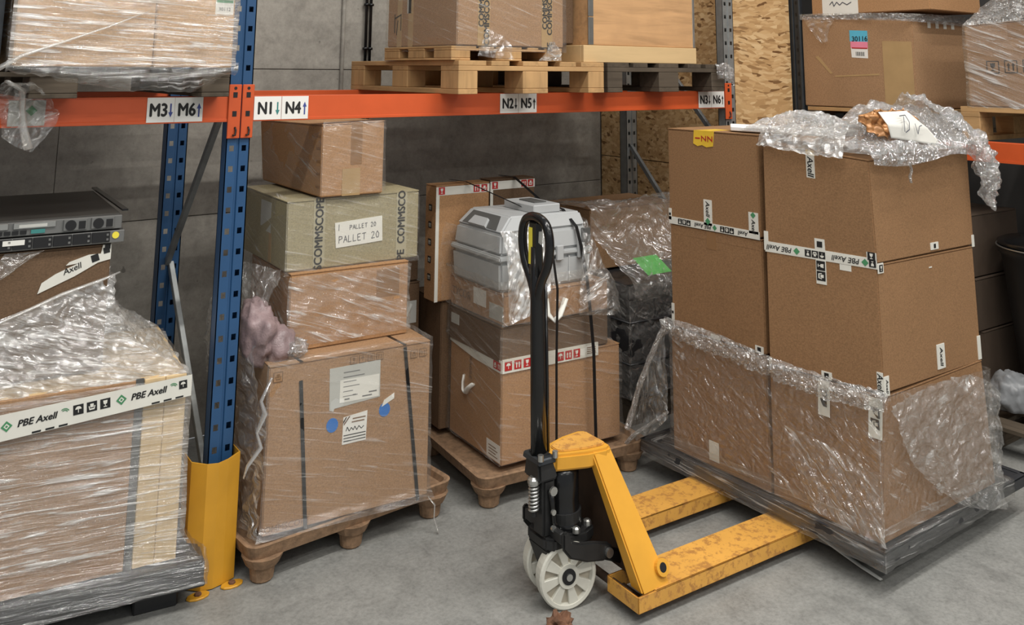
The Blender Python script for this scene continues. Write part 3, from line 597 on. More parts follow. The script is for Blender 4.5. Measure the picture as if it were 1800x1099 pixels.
# loose film from the olive carton down to the lower left carton, past the foam bundle
o = sheet('loose_film', [[(.19, .04, 1.0), (.13, .25, 1.0), (.14, .5, .98)], [(.06, -.06, .74), (.02, .2, .78), (.05, .5, .75)], [(.07, -.13, .5), (.03, .2, .5), (.08, .45, .5)], [(.05, -.15, .15), (.05, .15, .15), (.10, .45, .15)]], 40, 60, M['film_f'], None, .012, 6, False, None, 0, 2, .02, True)
tag(o, 'loose hanging film veil over the pink foam bundle', 'film', GF)
g = G().tube([(.10, -.135, .67), (.062, -.14, .60), (.075, -.15, .56), (.05, -.145, .50), (.062, -.16, .455), (.02, -.15, .40), (.012, -.14, .36)], [.006, .010, .016, .008, .012, .009, .004], 7, flat=.5)
tag(g.build('film_strand', M['bubble'], smooth=True), 'twisted white film strand hanging at left edge of the strapped carton', 'film')
g = G().tube([(.742, -.178, .13), (.765, -.19, .10), (.76, -.195, .055), (.775, -.205, .006)], [.006, .010, .008, .010], 6, flat=.3)
tag(g.build('film_tail', M['film_w'], smooth=True), 'small film tail hanging from the fibre pallet to the floor by its right strap', 'film')

# ================================================================ SECOND STACK (grey plastic case)
fibre_pallet('brown pressed fibre pallet under the stack with the grey plastic case', .985, -.19, -7, .86, .72, [(.075, .075, 1.05), (.42, .07, 1.0), (.78, .07, 1.05), (.075, .64, 1.), (.78, .64, 1.)])
G2 = 'cartons under the grey plastic case'
d1 = Carton('carton', 'large carton with red and white tape below the grey plastic case', (1.118, -.14), .635, .455, -4.5, .136, .53, M['cb3'], G2)
F, lf = d1.front, d1.left
for fa, cells in ((F, ((.05, .30), (.55, .90))), (lf, ((.02, .98),))):
    pass
tp = patch('printed_tape', F, 0, .92, .80, 1.06, M['tapew'], d1.root, .006, label='white tape with red fragile icons')
for i, k in enumerate(('umbrella', 'arrows', 'glass')):
    icon(k, F, .045 + .075 * i, .99, .036, M['inkred'], M['tapew'], tp, off=.0072); icon(k, F, .47 + .07 * i, .985, .036, M['inkred'], M['tapew'], tp, off=.0072)
for i in range(4): patch('printed_line', F, .70, .955 + .02 * i, .78, .962 + .02 * i, M['inkgrey'], tp, .0066)
tl = poly_patch('printed_tape', lf, [(0, .99), (.5, .93), (1.0, .92), (1.0, 1.05), (.5, 1.06), (0, 1.11)], M['tapew'], d1.root, .004)
for i, k in enumerate(('hands', 'arrows')): icon(k, lf, .90 + .07 * i, .985, .032, M['inkred'], M['tapew'], tl, off=.0052)
for fl_, dx in ((d1.left, .0),):
    a = [fl_.at(.30, .62, .012), fl_.at(.31, .55, .018), fl_.at(.34, .51, .02), fl_.at(.40, .53, .02), fl_.at(.44, .58, .02), fl_.at(.50, .63, .012)]
    G().tube([fl_.at(.31, .70, .006), fl_.at(.30, .62, .010), fl_.at(.32, .54, .014), fl_.at(.38, .53, .016), fl_.at(.43, .6, .014), fl_.at(.50, .66, .008)], .014, 6, flat=.35).build('carry_strap', M['paper'], d1.root, smooth=True)
pl = patch('shipping_label', lf, .74, .02, .98, .19, M['label'], d1.root)
for i in range(4): patch('printed_line', lf, .78, .05 + .03 * i, .94 - .03 * (i % 2), .058 + .03 * i, M['inkgrey'], pl, .002)
text('FRAGILE', lf, .42, .82, .028, M['inkgrey'], d1.root, -math.pi / 2, bold=.01)
d2 = Carton('carton', 'dull lid like carton between the tyre of red tape and the thin carton', (1.114, -.142), .575, .46, -4.0, .536, .682, M['cb_dark'], G2)
d2.root['label'] = 'flat dull brown carton directly above the red and white taped carton'
patch('shipping_label', d2.left, .04, .5, .2, .8, M['paper_grey'], d2.root)
d3 = Carton('carton', 'thin brown carton directly beneath the grey plastic case', (1.122, -.15), .565, .47, -3.5, .688, .815, M['cb3'], G2)
patch('shipping_label', d3.left, .45, .35, .68, .9, M['label'], d3.root); patch('shipping_label', d3.left, .74, .1, .98, .6, M['paper_grey'], d3.root)
text('TYCOR', d3.left, .22, .5, .05, M['inkgrey'], d3.root, 0, bold=.01)
patch('shipping_label', d3.front, .13, .3, .28, .75, M['paper_grey'], d3.root)
G().tube([d3.front.at(.38, .7, .01), d3.front.at(.385, .2, .02), d3.front.at(.43, -.02, .026), d3.front.at(.49, .12, .022), d3.front.at(.56, .62, .01)], .014, 6, flat=.3).build('carry_strap', M['paper'], d3.root, smooth=True)
# grey plastic case
gc = thing('plastic_case', 'grey plastic equipment case with recessed handle end and box on its lid', 'case', (1.38, .08, .82))
T = Matrix.Translation((1.105, -.135, .818)) @ Matrix.Rotation(math.radians(-3), 4, 'Z')
w, dp = .515, .43
def case_hexa(m0, z0, m1, z1): return [V((m0, m0, z0)), V((w - m0, m0, z0)), V((w - m0, dp - m0, z0)), V((m0, dp - m0, z0)), V((m1, m1, z1)), V((w - m1, m1, z1)), V((w - m1, dp - m1, z1)), V((m1, dp - m1, z1))]
G(T).hexa(case_hexa(.012, 0, .006, .125)).build('shell', M['graycase'], gc, .012, 2)
G(T).hexa(case_hexa(0, .127, 0, .150)).build('rim', M['graycase'], gc, .006, 2)
G(T).hexa([V(p) for p in ((.012, .012, .152), (w - .012, .012, .152), (w - .012, dp - .012, .152), (.012, dp - .012, .152), (.022, .022, .238), (w - .018, .022, .238), (w - .018, dp - .02, .238), (.022, dp - .02, .238))]).build('lid', M['graycase'], gc, .010, 2)
G(T).hexa([V(p) for p in ((.022, .03, .24), (w - .02, .03, .24), (w - .02, dp - .02, .24), (.022, dp - .02, .24), (.095, .06, .305), (w - .03, .06, .300), (w - .03, dp - .03, .300), (.095, dp - .03, .305))]).build('lid', M['graycase'], gc, .008, 2)
FL = Face(T @ V((.022, dp - .02, .24)), T @ V((.022, .03, .24)), T @ V((.095, .06, .305)), T @ V((.095, dp - .03, .305)))
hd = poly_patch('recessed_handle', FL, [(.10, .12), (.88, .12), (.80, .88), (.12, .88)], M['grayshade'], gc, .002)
poly_patch('grip', FL, [(.28, .10), (.66, .10), (.62, .55), (.30, .55)], M['graycase'], hd, .014)
G(T).box(.235, .385, .08, .33, .302, .340).build('lid_box', M['graycase'], gc, .004)
G(T).box(.28, .35, .14, .27, .340, .345).build('lid_plate', M['grayshade'], gc, .002)
for x in (.08, .2, .32, .44): G(T).box(x - .018, x + .018, -.012, .006, .108, .172).build('latch', M['graycase'], gc, .003)
G(T).box(w - .055, w - .02, -.004, .02, .172, .232).build('vent_window', M['grayshade'], gc)
for x in (.13, .26, .38): G(T).box(x - .004, x + .004, .004, .03, .01, .12).build('rib', M['graycase'], gc)
# tall flat cartons behind the case
fd = Carton('carton', 'left tall flat carton with red printed tape behind the grey plastic case', (1.06, .32), .30, .10, -2, .70, 1.225, M['cb3'], 'flat cartons behind the grey case', flaps='x')
fe = Carton('carton', 'right tall flat carton with red printed tape behind the grey plastic case', (1.366, .31), .27, .10, -2, .70, 1.232, M['cb_dark'], 'flat cartons behind the grey case', flaps='x')
for c in (fd, fe):
    t = patch('printed_tape', c.front, 0, .91, 1, .985, M['tapew'], c.root)
    icon('glass', c.front, .1, .95, .034, M['inkred'], M['tapew'], t, off=.0022); icon('arrows', c.front, .75, .95, .034, M['inkred'], M['tapew'], t, off=.0022); icon('hands', c.front, .9, .95, .034, M['inkred'], M['tapew'], t, off=.0022)
    patch('printed_tape', c.front, .0, .0, .06, .91, M['tapew'], c.root)
    for v in (.2, .35, .5, .65, .8): icon('arrows', c.left, .5, v, .03, M['ink'], M['tapew'], c.root, off=.002)
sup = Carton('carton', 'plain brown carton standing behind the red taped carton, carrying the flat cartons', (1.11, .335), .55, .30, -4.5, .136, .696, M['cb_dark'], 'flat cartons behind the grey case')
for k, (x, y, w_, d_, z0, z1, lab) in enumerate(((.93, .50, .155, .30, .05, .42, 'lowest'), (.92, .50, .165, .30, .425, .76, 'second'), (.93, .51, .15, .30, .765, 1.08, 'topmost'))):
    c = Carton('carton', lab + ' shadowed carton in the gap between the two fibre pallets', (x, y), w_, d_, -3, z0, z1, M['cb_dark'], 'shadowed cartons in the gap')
    patch('shipping_label', c.front, .45, .45, .9, .75, M['paper_grey'], c.root)
    if k == 1: G().tube([c.front.at(.3, .75, .006), c.front.at(.28, .55, .012), c.front.at(.45, .5, .014), c.front.at(.7, .72, .008)], .011, 6, flat=.35).build('carry_strap', M['paper_grey'], c.root, smooth=True)
euro_pallet('dark wooden pallet deep in the gap between the two fibre pallets', .915, .45, 0, .19, .5, 0, ('old', 'oldy', 'oldy'), h=.048, name='wooden_pallet', group='wooden pallets on the floor')
# two black straps over the stack
s1 = G(); s2 = G()
def ribbon(path, wv, t=.0012):
    g = G()
    for a, b in zip(path, path[1:]): g.bar(a, b, wv, t, (0, -1, 0) if abs((V(b) - V(a)).normalized().y) < .8 else (0, 0, 1))
    return g
tag(ribbon([(1.20, .42, 1.235), (1.22, .31, 1.235), (1.36, .02, 1.135), (1.375, -.10, 1.06), (1.372, -.165, .98), (1.37, -.205, .815), (1.365, -.208, .69), (1.36, -.21, .53), (1.36, -.21, .14)], .013).build('packing_strap', M['strap']), 'black strap over the grey case running down behind the truck handle', 'strap', 'black straps over the grey case')
tag(ribbon([(1.50, .42, 1.238), (1.505, .30, 1.24), (1.515, .10, 1.150), (1.52, -.06, 1.128), (1.528, -.150, 1.06), (1.535, -.178, .97), (1.545, -.205, .825), (1.555, -.212, .70), (1.565, -.222, .53), (1.575, -.222, .14)], .017, .002).build('packing_strap', M['strap']), 'black strap over the grey case running down right of the truck handle', 'strap', 'black straps over the grey case')
# film on the second stack
wrap('stretch_film', 'clear film around the red taped carton', [quad(d1, .014, .142), quad(d1, .010, .3), quad(d1, .010, .5), quad(d2, .012, .56), quad(d2, .010, .68), quad(d3, .012, .70)], M['film_s'], 100, 60, .005, 7, 11.0, .003, GF)
wrap('stretch_film', 'shiny film around the thin carton beneath the grey case', [quad(d3, .016, .69), quad(d3, .014, .75), quad(d3, .016, .815), [V((1.10, -.15, .87)), V((1.63, -.18, .88)), V((1.65, .28, .88)), V((1.12, .31, .87))]], M['film_c'], 120, 50, .008, 8, 13.0, .006, GF)
o = sheet('draped_film', [[(1.13, -.10, 1.065), (1.20, -.145, 1.07), (1.33, -.155, 1.07)], [(1.115, -.17, .98), (1.20, -.18, .99), (1.34, -.185, .99)], [(1.12, -.175, .82), (1.20, -.19, .82), (1.33, -.195, .82)], [(1.125, -.18, .70), (1.19, -.195, .72), (1.28, -.2, .75)]], 60, 60, M['film_v'], None, .010, 9, False, None, 0, 4, .012, True)
tag(o, 'bright creased film draped over the near corner of the grey plastic case', 'film', GF)
o = sheet('draped_film', [[(1.10, .30, 1.06), (1.10, .1, 1.06), (1.12, -.09, 1.06)], [(1.085, .3, .96), (1.085, .1, .96), (1.10, -.15, .96)], [(1.09, .32, .82), (1.09, .1, .82), (1.105, -.165, .82)], [(1.095, .3, .72), (1.095, .1, .70), (1.11, -.17, .69)]], 40, 40, M['film_s'], None, .010, 9, False, None, 0, 6, .008, True)
tag(o, 'clear film over the handle end of the grey plastic case', 'film', GF)
o = sheet('draped_film', [[(1.56, -.14, 1.07), (1.62, -.10, 1.08), (1.63, .1, 1.07)], [(1.52, -.19, .93), (1.64, -.17, .93), (1.67, .1, .93)], [(1.48, -.22, .80), (1.69, -.22, .80), (1.71, .1, .80)], [(1.47, -.225, .70), (1.70, -.235, .68), (1.72, .1, .70)]], 40, 50, M['film_c'], None, .010, 9, False, None, 0, 9, .012, True)
tag(o, 'creased film hanging from the right end of the grey plastic case', 'film', GF)
# ================================================================ THIRD STACK (grey black film)
euro_pallet('weathered wooden pallet under the black film wrapped block', 2.12, .12, 0, .60, .60, 0, ('old', 'oldy', 'oldy'), group='wooden pallets on the floor', h=.13)
bk = thing('wrapped_block', 'dark grey film wrapped block right of the grey plastic case', 'wrapped load', (2.4, .4, .13))
rings = lambda m, z: [V((2.10 - m, .10 - m, z)), V((2.72 + m, .10 - m, z)), V((2.72 + m, .75 + m, z)), V((2.10 - m, .75 + m, z))]
o = sheet('wrapping', [rings(-.30, .13), rings(0, .132), rings(.004, .40), rings(-.006, .50), rings(0, .55), rings(.002, .685), rings(-.30, .69)], 90, 70, M['blackfilm'], bk, .010, 6, True, None, 0, 1.0, .008)
for z in (.30, .50): G().tube([(2.097, .72, z + .01), (2.095, .3, z), (2.094, .094, z), (2.3, .093, z - .005), (2.69, .094, z)], .006, 6).build('fold', M['blackfilm'], bk, smooth=True)
kc = Carton('carton', 'brown carton on top of the dark grey wrapped block', (2.10, .40), .64, .40, -2, .70, 1.02, M['cb2'], None)
wrap('stretch_film', 'milky film around the dark grey wrapped block', [rings(.02, .14), rings(.012, .40), rings(.012, .68)], M['film_f'], 100, 60, .010, 6, 21.0, .012, GF)
o = sheet('draped_film', [[(2.02, .86, 1.03), (2.05, .40, 1.05), (2.745, .38, 1.06)], [(2.05, .37, 1.04), (2.4, .36, 1.045), (2.745, .35, 1.05)], [(2.06, .36, .9), (2.4, .34, .86), (2.745, .30, .86)], [(2.085, .085, .705), (2.4, .07, .70), (2.745, .07, .70)], [(2.085, .075, .6), (2.4, .06, .62), (2.745, .06, .6)]], 60, 70, M['film_f'], None, .012, 7, False, None, 0, 8, .016, True)
tag(o, 'creased film draped from the carton over the dark grey block', 'film', GF)
gs = G().hexa([V(p) for p in ((2.255, .12, .707), (2.43, .12, .707), (2.43, .235, .775), (2.255, .235, .775), (2.255, .118, .709), (2.43, .118, .709), (2.43, .233, .777), (2.255, .233, .777))]).build('sticker', M['greenst'])
tag(gs, 'bright green sticker under film on the dark grey block', 'sticker')

# ================================================================ LEFT BAY, FLOOR: wrapped crate with carton and servers
ep = thing('plastic_pallet', 'black film wrapped pallet under the wooden crate at the left edge', 'pallet', (-.6, .3, 0), 'plastic pallets on the floor')
T = Matrix.Translation((-.115, -.165, 0)) @ Matrix.Rotation(math.radians(-9), 4, 'Z')
G(T).box(-1.2, 0, 0, .74, .085, .15).build('deck', M['pallblack'], ep, .008, 2)
G(T).box(-1.2, .004, -.004, .74, .072, .086).build('edge_strip', M['blackplast'], ep, .004)
for x in (-.14, -.62, -1.1):
    for y in (.06, .33, .60): G(T).box(x - .07, x + .07, y, y + .12, 0, .085).build('foot', M['blackplast'], ep, .006)
ec = Carton('wooden_crate', 'film wrapped wooden crate with printed white tape, left of the yellow guard', (-.79, -.025), .60, .62, -7, .152, .735, M['crateply'], None, cat='crate', seam=False)
F = ec.front
for k, (u0, u1) in ((0, (.0, .73)), (3, (.775, .885)), (3, (.887, 1.0))):
    g = G(); q = [F.at(u0, .005, 0), F.at(u1, .005, 0), F.at(u1, .995, 0), F.at(u0, .995, 0)]; g.hexa([p for p in q] + [p + F.n * .012 for p in q]); g.build('plank' if k == 3 else 'board_panel', M['crateply'] if k == 3 else M['cb2'], ec.root, .002)
patch('packing_strap', F, .732, .0, .772, 1.0, M['grayshade'], ec.root, .010)
b = [F.at(-.02, .80, .040), F.at(1.02, .885, .040), F.at(1.02, 1.0, .040), F.at(-.02, .935, .040)]
TF = Face(*b); tp = G().hexa(b + [p + F.n * .001 for p in b]).build('printed_tape', M['tapew'], ec.root, label='white tape printed with a green diamond logo and fragile icons')
def pbe(F, u, v, s, par, off=.0022, rot=0.0):
    polys(F, u, v, DIA, s * .95, M['green'], par, rot, off, 'printed_logo'); polys(F, u, v, DIA, s * .5, M['tapew'], par, rot, off + .0004, 'printed_logo'); polys(F, u, v, DIA, s * .25, M['green'], par, rot, off + .0008, 'printed_logo')
    du = s * 2.45 / F.w; text('PBE Axell', F, u + du, v, s * .82, M['ink'], par, rot, bold=.03, shear=.25, off=off)
    for r_ in (.28, .42): strokes(F, u + du * 1.93, v, [[(r_ * s * math.cos(a), r_ * s * math.sin(a)) for a in [math.pi * .15 + i * .35 for i in range(6)]]], s * .07, M['green'], par, off=off, name='printed_logo')
pbe(TF, .125, .53, .034, tp); pbe(TF, .648, .56, .034, tp)
for i, k in enumerate(('umbrella', 'hands', 'glass')): icon(k, TF, .445 + .063 * i, .56, .030, M['ink'], M['tapew'], tp)
icon('umbrella', TF, .955, .62, .026, M['ink'], M['tapew'], tp)
for u in (.24, .30, .36, .80, .86, .92): patch('printed_line', TF, u, .03, u + .04, .10, M['ink'], tp, .002)
ic = Carton('carton', 'brown carton on the wooden crate carrying the two servers', (-.93, .10), .50, .55, -4, .742, 1.155, M['cb_dark'], None)
F = ic.front
t = poly_patch('torn_tape', F, [(.56, .66), (.64, .70), (.78, .77), (.92, .86), (1.0, .88), (1.0, 1.0), (.945, 1.0), (.935, .93), (.86, .93), (.74, .885), (.72, .86), (.80, .87), (.66, .80), (.58, .74)], M['tapew'], ic.root, .004, label='torn white printed tape')
text('Axell', F, .76, .83, .028, M['ink'], t, .35, bold=.01, shear=.2, off=.0052); polys(F, .90, .90, SQ, .024, M['ink'], t, .3, .0052); polys(F, .97, .955, SQ, .020, M['ink'], t, .2, .0052)
polys(F, .975, .985, SQ, .018, M['ink'], t, 0, .0056)
def server(label, z0, z1, x0, w, yf, d, rot, kind):
    T = Matrix.Translation((x0, yf, z0)) @ Matrix.Rotation(math.radians(rot), 4, 'Z'); s = thing('rack_server', label, 'server', T @ V((w / 2, d / 2, 0)), 'servers on the carton'); h = z1 - z0
    G(T).box(0, w, .004, d, 0, h - .003).build('chassis', M['server'], s, .002); G(T).box(.002, w - .002, .03, d - .01, h - .003, h).build('lid', M['serverdark'], s, .001)
    F = Face(T @ V((0, .004, 0)), T @ V((w, .004, 0)), T @ V((w, .004, h)), T @ V((0, .004, h)))
    if kind == 'rear':
        for u in (.70, .865):
            p = G(T).box(w * (u - .055), w * (u + .085), -.004, .004, h * .14, h * .9).build('power_supply', M['server'], s, .001)
            G(T).lathe((w * (u - .012), -.004, h * .5), (0, -1, 0), [(0, h * .36), (.002, h * .36)], 18).build('fan_grille', M['ports'], p)
            G(T).box(w * (u + .035), w * (u + .075), -.006, -.003, h * .22, h * .75).build('power_inlet', M['ports'], p)
        for u0, u1 in ((.02, .33), (.36, .60)):
            p = G(T).box(w * u0, w * u1, -.003, .004, h * .5, h * .92).build('expansion_slot', M['steel'], s, .001); G(T).box(w * (u0 + .03), w * (u1 - .05), -.004, -.0028, h * .58, h * .78).build('slot_cover', M['paper_grey'], p)
        for u in (.19, .265, .31, .355, .40): G(T).box(w * u, w * (u + .035), -.002, .006, h * .14, h * .38).build('port', M['ports'], s)
        G(T).box(w * .46, w * .54, -.002, .006, h * .14, h * .4).build('port', M['teal'], s)
    else:
        for i in range(8):
            u = .02 + i * .112
            p = G(T).box(w * u, w * (u + .106), -.002, .005, h * .12, h * .9).build('drive_bay', M['ports'], s, .001)
            for zz in (.32, .68): G(T).box(w * (u + .085), w * (u + .098), -.004, -.001, h * (zz - .08), h * (zz + .08)).build('latch', M['server'], p)
        G(T).box(w * .30, w * .42, -.004, -.001, h * .45, h * .82).build('sticker', M['paper'], s, label='white sticker')
        G(T).lathe((w * .945, .004, h * .58), (0, -1, 0), [(0, h * .26), (.003, h * .26)], 16).build('sticker', M['yellowdot'], s, label='round yellow sticker')
    return s
server('lower rack server with dark drive bays and a yellow round sticker', 1.162, 1.206, -.93, .535, .075, .70, -4, 'front')
server('upper rack server with fan grilles and ports facing the aisle', 1.208, 1.256, -.93, .525, .08, .72, -4, 'rear')
G().bar((-.345, .80, 1.262), (-.385, .10, 1.262), .02, .006).build('x', M['black']).name = 'cable'
tag(bpy.data.objects['cable'], 'black flat bar lying along the right edge of the upper server', 'bar')
e0 = [V((-.79, -.025)), V((-.195, -.098)), V((-.125, .50)), V((-.72, .58))]
def ering(o_, z, s=1.0, push=0.0):
    c = sum(e0, V((0, 0))) / 4; return [V((c.x + (p.x - c.x) * s * (1 + o_), c.y + (p.y - c.y) * s * (1 + o_), z)) for p in e0]
pr = [T @ V(p) for p in ((-.72, -.012, .08), (.012, -.012, .08), (.012, .9, .08), (-.72, .9, .08))]
T = Matrix.Translation((-.115, -.165, 0)) @ Matrix.Rotation(math.radians(-9), 4, 'Z')
pr = [T @ V(p) for p in ((-.75, -.012, .08), (.012, -.012, .08), (.012, .745, .08), (-.75, .745, .08))]
up_ = lambda R, z: [V((p.x, p.y, z)) for p in R]
wrap('stretch_film', 'horizontally streaked film around the wooden crate at the left edge', [ering(.085, .225), ering(.068, .33), ering(.064, .5), ering(.062, .725)], M['film_h'], 140, 90, .005, 7, 31.0, .003, GF)
wrap('stretch_film', 'silvery film skirt over the black pallet at the left edge', [pr, up_(pr, .15), [p * .55 + q * .45 for p, q in zip(up_(pr, .17), ering(.08, .17))], ering(.082, .235)], M['film_k'], 140, 50, .006, 8, 33.0, .006, GF)
ib = [V(p) for p in ((-.95, .06, 0), (-.405, .05, 0), (-.36, .62, 0), (-.9, .66, 0))]
hz = [1.0, 1.045, 1.045, 1.0]
mid = [[a.lerp(V((b.x, b.y, .735)), .36) + V((0, 0, .10)) for a, b in zip([V((p.x, p.y, .735)) for p in ib], ering(.045, .735))]]
o = sheet('film_hood', [ering(.045, .735), mid[0], [V((p.x + (.012 if i in (1, 2) else 0), p.y - .01, .93)) for i, p in enumerate(ib)], [V((ib[0].x, ib[0].y, .90)), V((ib[1].x, ib[1].y, 1.055)), V((ib[2].x, ib[2].y, 1.06)), V((ib[3].x, ib[3].y, .9))]], 150, 90, M['film_g'], None, .012, 6, True, None, 0, 35.0, .016, False)
tag(o, 'silvery tapering film hood from the wooden crate up to the server carton', 'film', GF)
g = G().tube([(-.90, .035, .90), (-.80, .045, .935), (-.70, .055, .965), (-.58, .05, 1.01), (-.45, .045, 1.045), (-.40, .05, 1.06)], [.012, .014, .010, .013, .010, .006], 7, flat=.4)
tag(g.build('film_band', M['film_w'], smooth=True), 'rolled film edge crossing the front of the server carton', 'film', GF)
o = sheet('film_scrap', [[(-.86, .075, 1.05), (-.80, .06, 1.06), (-.75, .06, 1.10)], [(-.80, .07, 1.09), (-.73, .058, 1.10), (-.69, .06, 1.13)], [(-.76, .07, 1.155), (-.70, .06, 1.155), (-.64, .06, 1.157)]], 20, 20, M['film_c'], None, .005, 9, False, None, 0, 3, .008)
tag(o, 'small clear film scrap stuck on the server carton under the servers', 'film', GF)

# ================================================================ LEFT BAY, UPPER LEVEL
euro_pallet('dark wooden pallet under the film wrapped cartons above the M3 placard', -1.27, -.12, 1.664, 1.16, 1.0, 0, ('old', 'oldy', 'oldy'), h=.10)
ua = Carton('carton', 'left of the two film wrapped cartons on the upper left shelf', (-.82, -.15), .425, .9, 0, 1.768, 2.32, M['cb_light'], 'film wrapped cartons on the upper left shelf')
ub = Carton('carton', 'right of the two film wrapped cartons on the upper left shelf, beside the blue upright', (-.39, -.145), .275, .9, 0, 1.768, 2.30, M['cb_light'], 'film wrapped cartons on the upper left shelf')
lb = patch('shipping_label', ub.front, .74, .36, .98, .52, M['paper'], ub.root); patch('printed_panel', ub.front, .75, .44, .97, .515, M['green'], lb, .002); text('30112', ub.front, .86, .395, .018, M['ink'], lb, off=.0022)
uc = Carton('carton', 'dark carton at the left frame edge beside the film wrapped cartons', (-1.22, -.10), .37, .8, 0, 1.768, 2.3, M['darksteel'], None)
ur = [V((-.835, -.165, 0)), V((-.10, -.165, 0)), V((-.10, .78, 0)), V((-.835, .78, 0))]
wrap('stretch_film', 'heavily streaked film around the cartons on the upper left shelf', [up_(ur, 1.775), up_(ur, 1.9), up_(ur, 2.1), up_(ur, 2.31)], M['film_h'], 150, 90, .006, 6, 41.0, .004, GF)
o = sheet('hanging_film', [[(-.84, -.17, 1.785), (-.6, -.175, 1.775), (-.35, -.175, 1.775), (-.10, -.17, 1.785)], [(-.84, -.17, 1.765), (-.6, -.185, 1.735), (-.35, -.19, 1.72), (-.11, -.17, 1.755)], [(-.83, -.13, 1.765), (-.62, -.14, 1.722), (-.40, -.14, 1.69), (-.22, -.13, 1.70), (-.13, -.10, 1.755)]], 80, 24, M['film_k'], None, .008, 9, False, None, 0, 43.0, .012, True)
tag(o, 'sagging film bulge below the cartons on the upper left shelf', 'film', GF)
g = G().tube([(-.86, -.175, 1.76), (-.80, -.178, 1.80), (-.70, -.178, 1.84), (-.55, -.176, 1.90), (-.42, -.175, 1.96)], [.022, .016, .012, .008, .004], 8, flat=.4)
tag(g.build('film_band', M['film_w'], smooth=True), 'gathered film band fanning across the lower left corner of the upper cartons', 'film', GF)
o = sheet('film_tail', [[(-.85, -.17, 1.72), (-.80, -.175, 1.725), (-.73, -.17, 1.71)], [(-.84, -.06, 1.66), (-.76, -.035, 1.665), (-.66, -.02, 1.64)], [(-.82, -.03, 1.585), (-.76, -.028, 1.58), (-.66, -.02, 1.58)], [(-.815, -.03, 1.54), (-.76, -.04, 1.50), (-.725, -.03, 1.49)]], 30, 40, M['film_c'], None, .012, 9, False, None, 0, 45.0, .02, True)
tag(o, 'film tail hanging over the orange beam at the left edge', 'film', GF)
g = G().tube([(-.83, -.15, 1.72), (-.775, -.09, 1.69), (-.765, -.045, 1.63), (-.755, -.045, 1.56), (-.735, -.045, 1.50)], [.010, .013, .010, .014, .016], 7, flat=.5)
tag(g.build('film_strand', M['film_w'], smooth=True), 'twisted film strand in front of the covered placard at the left edge', 'film', GF)

# ================================================================ UPPER SHELF OF BAY N
euro_pallet('lower wooden pallet on the orange beam above the N2 placard', .868, -.15, 1.664, .84, 1.02, 0)
euro_pallet('smaller wooden pallet lying on the lower pallet under the printed carton', .848, -.12, 1.809, .62, .60, 0, h=.062)
G()
un = Carton('carton', 'wrapped carton with printed white tape on the two stacked pallets', (.872, -.125), .60, .62, 0, 1.874, 2.36, M['cb2'], None)
F = un.front
for u, s in ((.235, 'COMMSCOPE'), (.835, 'COMMSCOPE')):
    t = patch('printed_tape', F, u - .055, .0, u + .055, 1.0, M['tapeclear'], un.root, label='clear printed tape')
    text('COMMSCOPE', F, u - .022, .42, .040, M['ink'], t, math.pi / 2, bold=.028, off=.0026); text('COMMSCOPE' if u < .5 else 'PE   COMMSCO', F, u + .026, .25, .040, M['ink'], t, math.pi / 2, bold=.028, off=.0026)
for u in (.15, .32): patch('printed_tape', un.left, u, .0, u + .07, 1.0, M['tapeclear'], un.root)
patch('paper_sheet', un.left, .30, .32, .36, .5, M['paper_grey'], un.root)
strokes(un.left, .16, .22, [[(-.03, -.04), (-.03, .05)], [(-.03, .03), (.03, .045)], [(.03, .05), (.03, -.03)], [(-.01, -.05), (.0, .02)]], .006, M['ink'], un.root)
um = Carton('carton', 'plain brown carton between the printed carton and the plywood crate', (1.50, .02), .16, .5, 0, 1.90, 2.35, M['cb_dark'], None)
G()
cr = thing('plywood_crate', 'plywood crate on a pale softwood skid, upper shelf right', 'crate', (2.03, .25, 1.81))
G().box(1.672, 2.43, -.082, .70, 1.893, 2.42).build('box', M['ply'], cr, .003)
G().box(1.622, 2.425, -.10, -.078, 1.809, 1.892).build('skid_board', M['plyrim'], cr, .002); G().box(1.622, 1.645, -.078, .7, 1.809, 1.892).build('skid_board', M['plyrim'], cr, .002); G().box(1.645, 2.425, -.078, .70, 1.86, 1.892).build('skid_board', M['plyrim'], cr, .002); G().box(2.40, 2.425, -.078, .7, 1.809, 1.86).build('skid_board', M['plyrim'], cr)
for z0, z1 in ((1.895, 2.03), (2.035, 2.17), (2.175, 2.42)): G().box(1.668, 1.70, -.0855, -.078, z0, z1).build('corner_bracket', M['steel'], cr, .001)
G().box(2.418, 2.434, -.085, -.078, 1.895, 2.42).build('edge_strip', M['steel'], cr, .001)
euro_pallet('weathered dark pallet under the plywood crate', 1.76, -.12, 1.664, .86, 1.1, 0, ('old', 'oldy', 'oldy'))
euro_pallet('weathered thin pallet between the printed carton pallet and the crate skid', 1.73, .20, 1.809, .001 + .62, .5, 0, ('old', 'oldy', 'oldy'), h=.048) if False else None
o = sheet('hanging_film', [[(1.02, -.135, 1.95), (1.07, -.14, 1.93), (1.11, -.135, 1.92)], [(.99, -.14, 1.88), (1.07, -.145, 1.875), (1.15, -.14, 1.88)], [(.97, -.135, 1.83), (1.06, -.15, 1.82), (1.16, -.14, 1.815)]], 24, 30, M['film_c'], None, .006, 10, False, None, 0, 51.0, .012, True)
tag(o, 'film scrap hanging into the pallet gap under the left printed tape', 'film', GF)
o = sheet('hanging_film', [[(1.38, -.135, 1.90), (1.395, -.14, 1.90), (1.405, -.135, 1.90)], [(1.35, -.14, 1.85), (1.39, -.145, 1.85), (1.44, -.14, 1.85)], [(1.32, -.135, 1.812), (1.38, -.15, 1.812), (1.44, -.14, 1.812)]], 24, 30, M['film_w'], None, .008, 10, False, None, 0, 53.0, .012, True)
tag(o, 'bunched film tuft hanging from the printed carton at its right tape', 'film', GF)
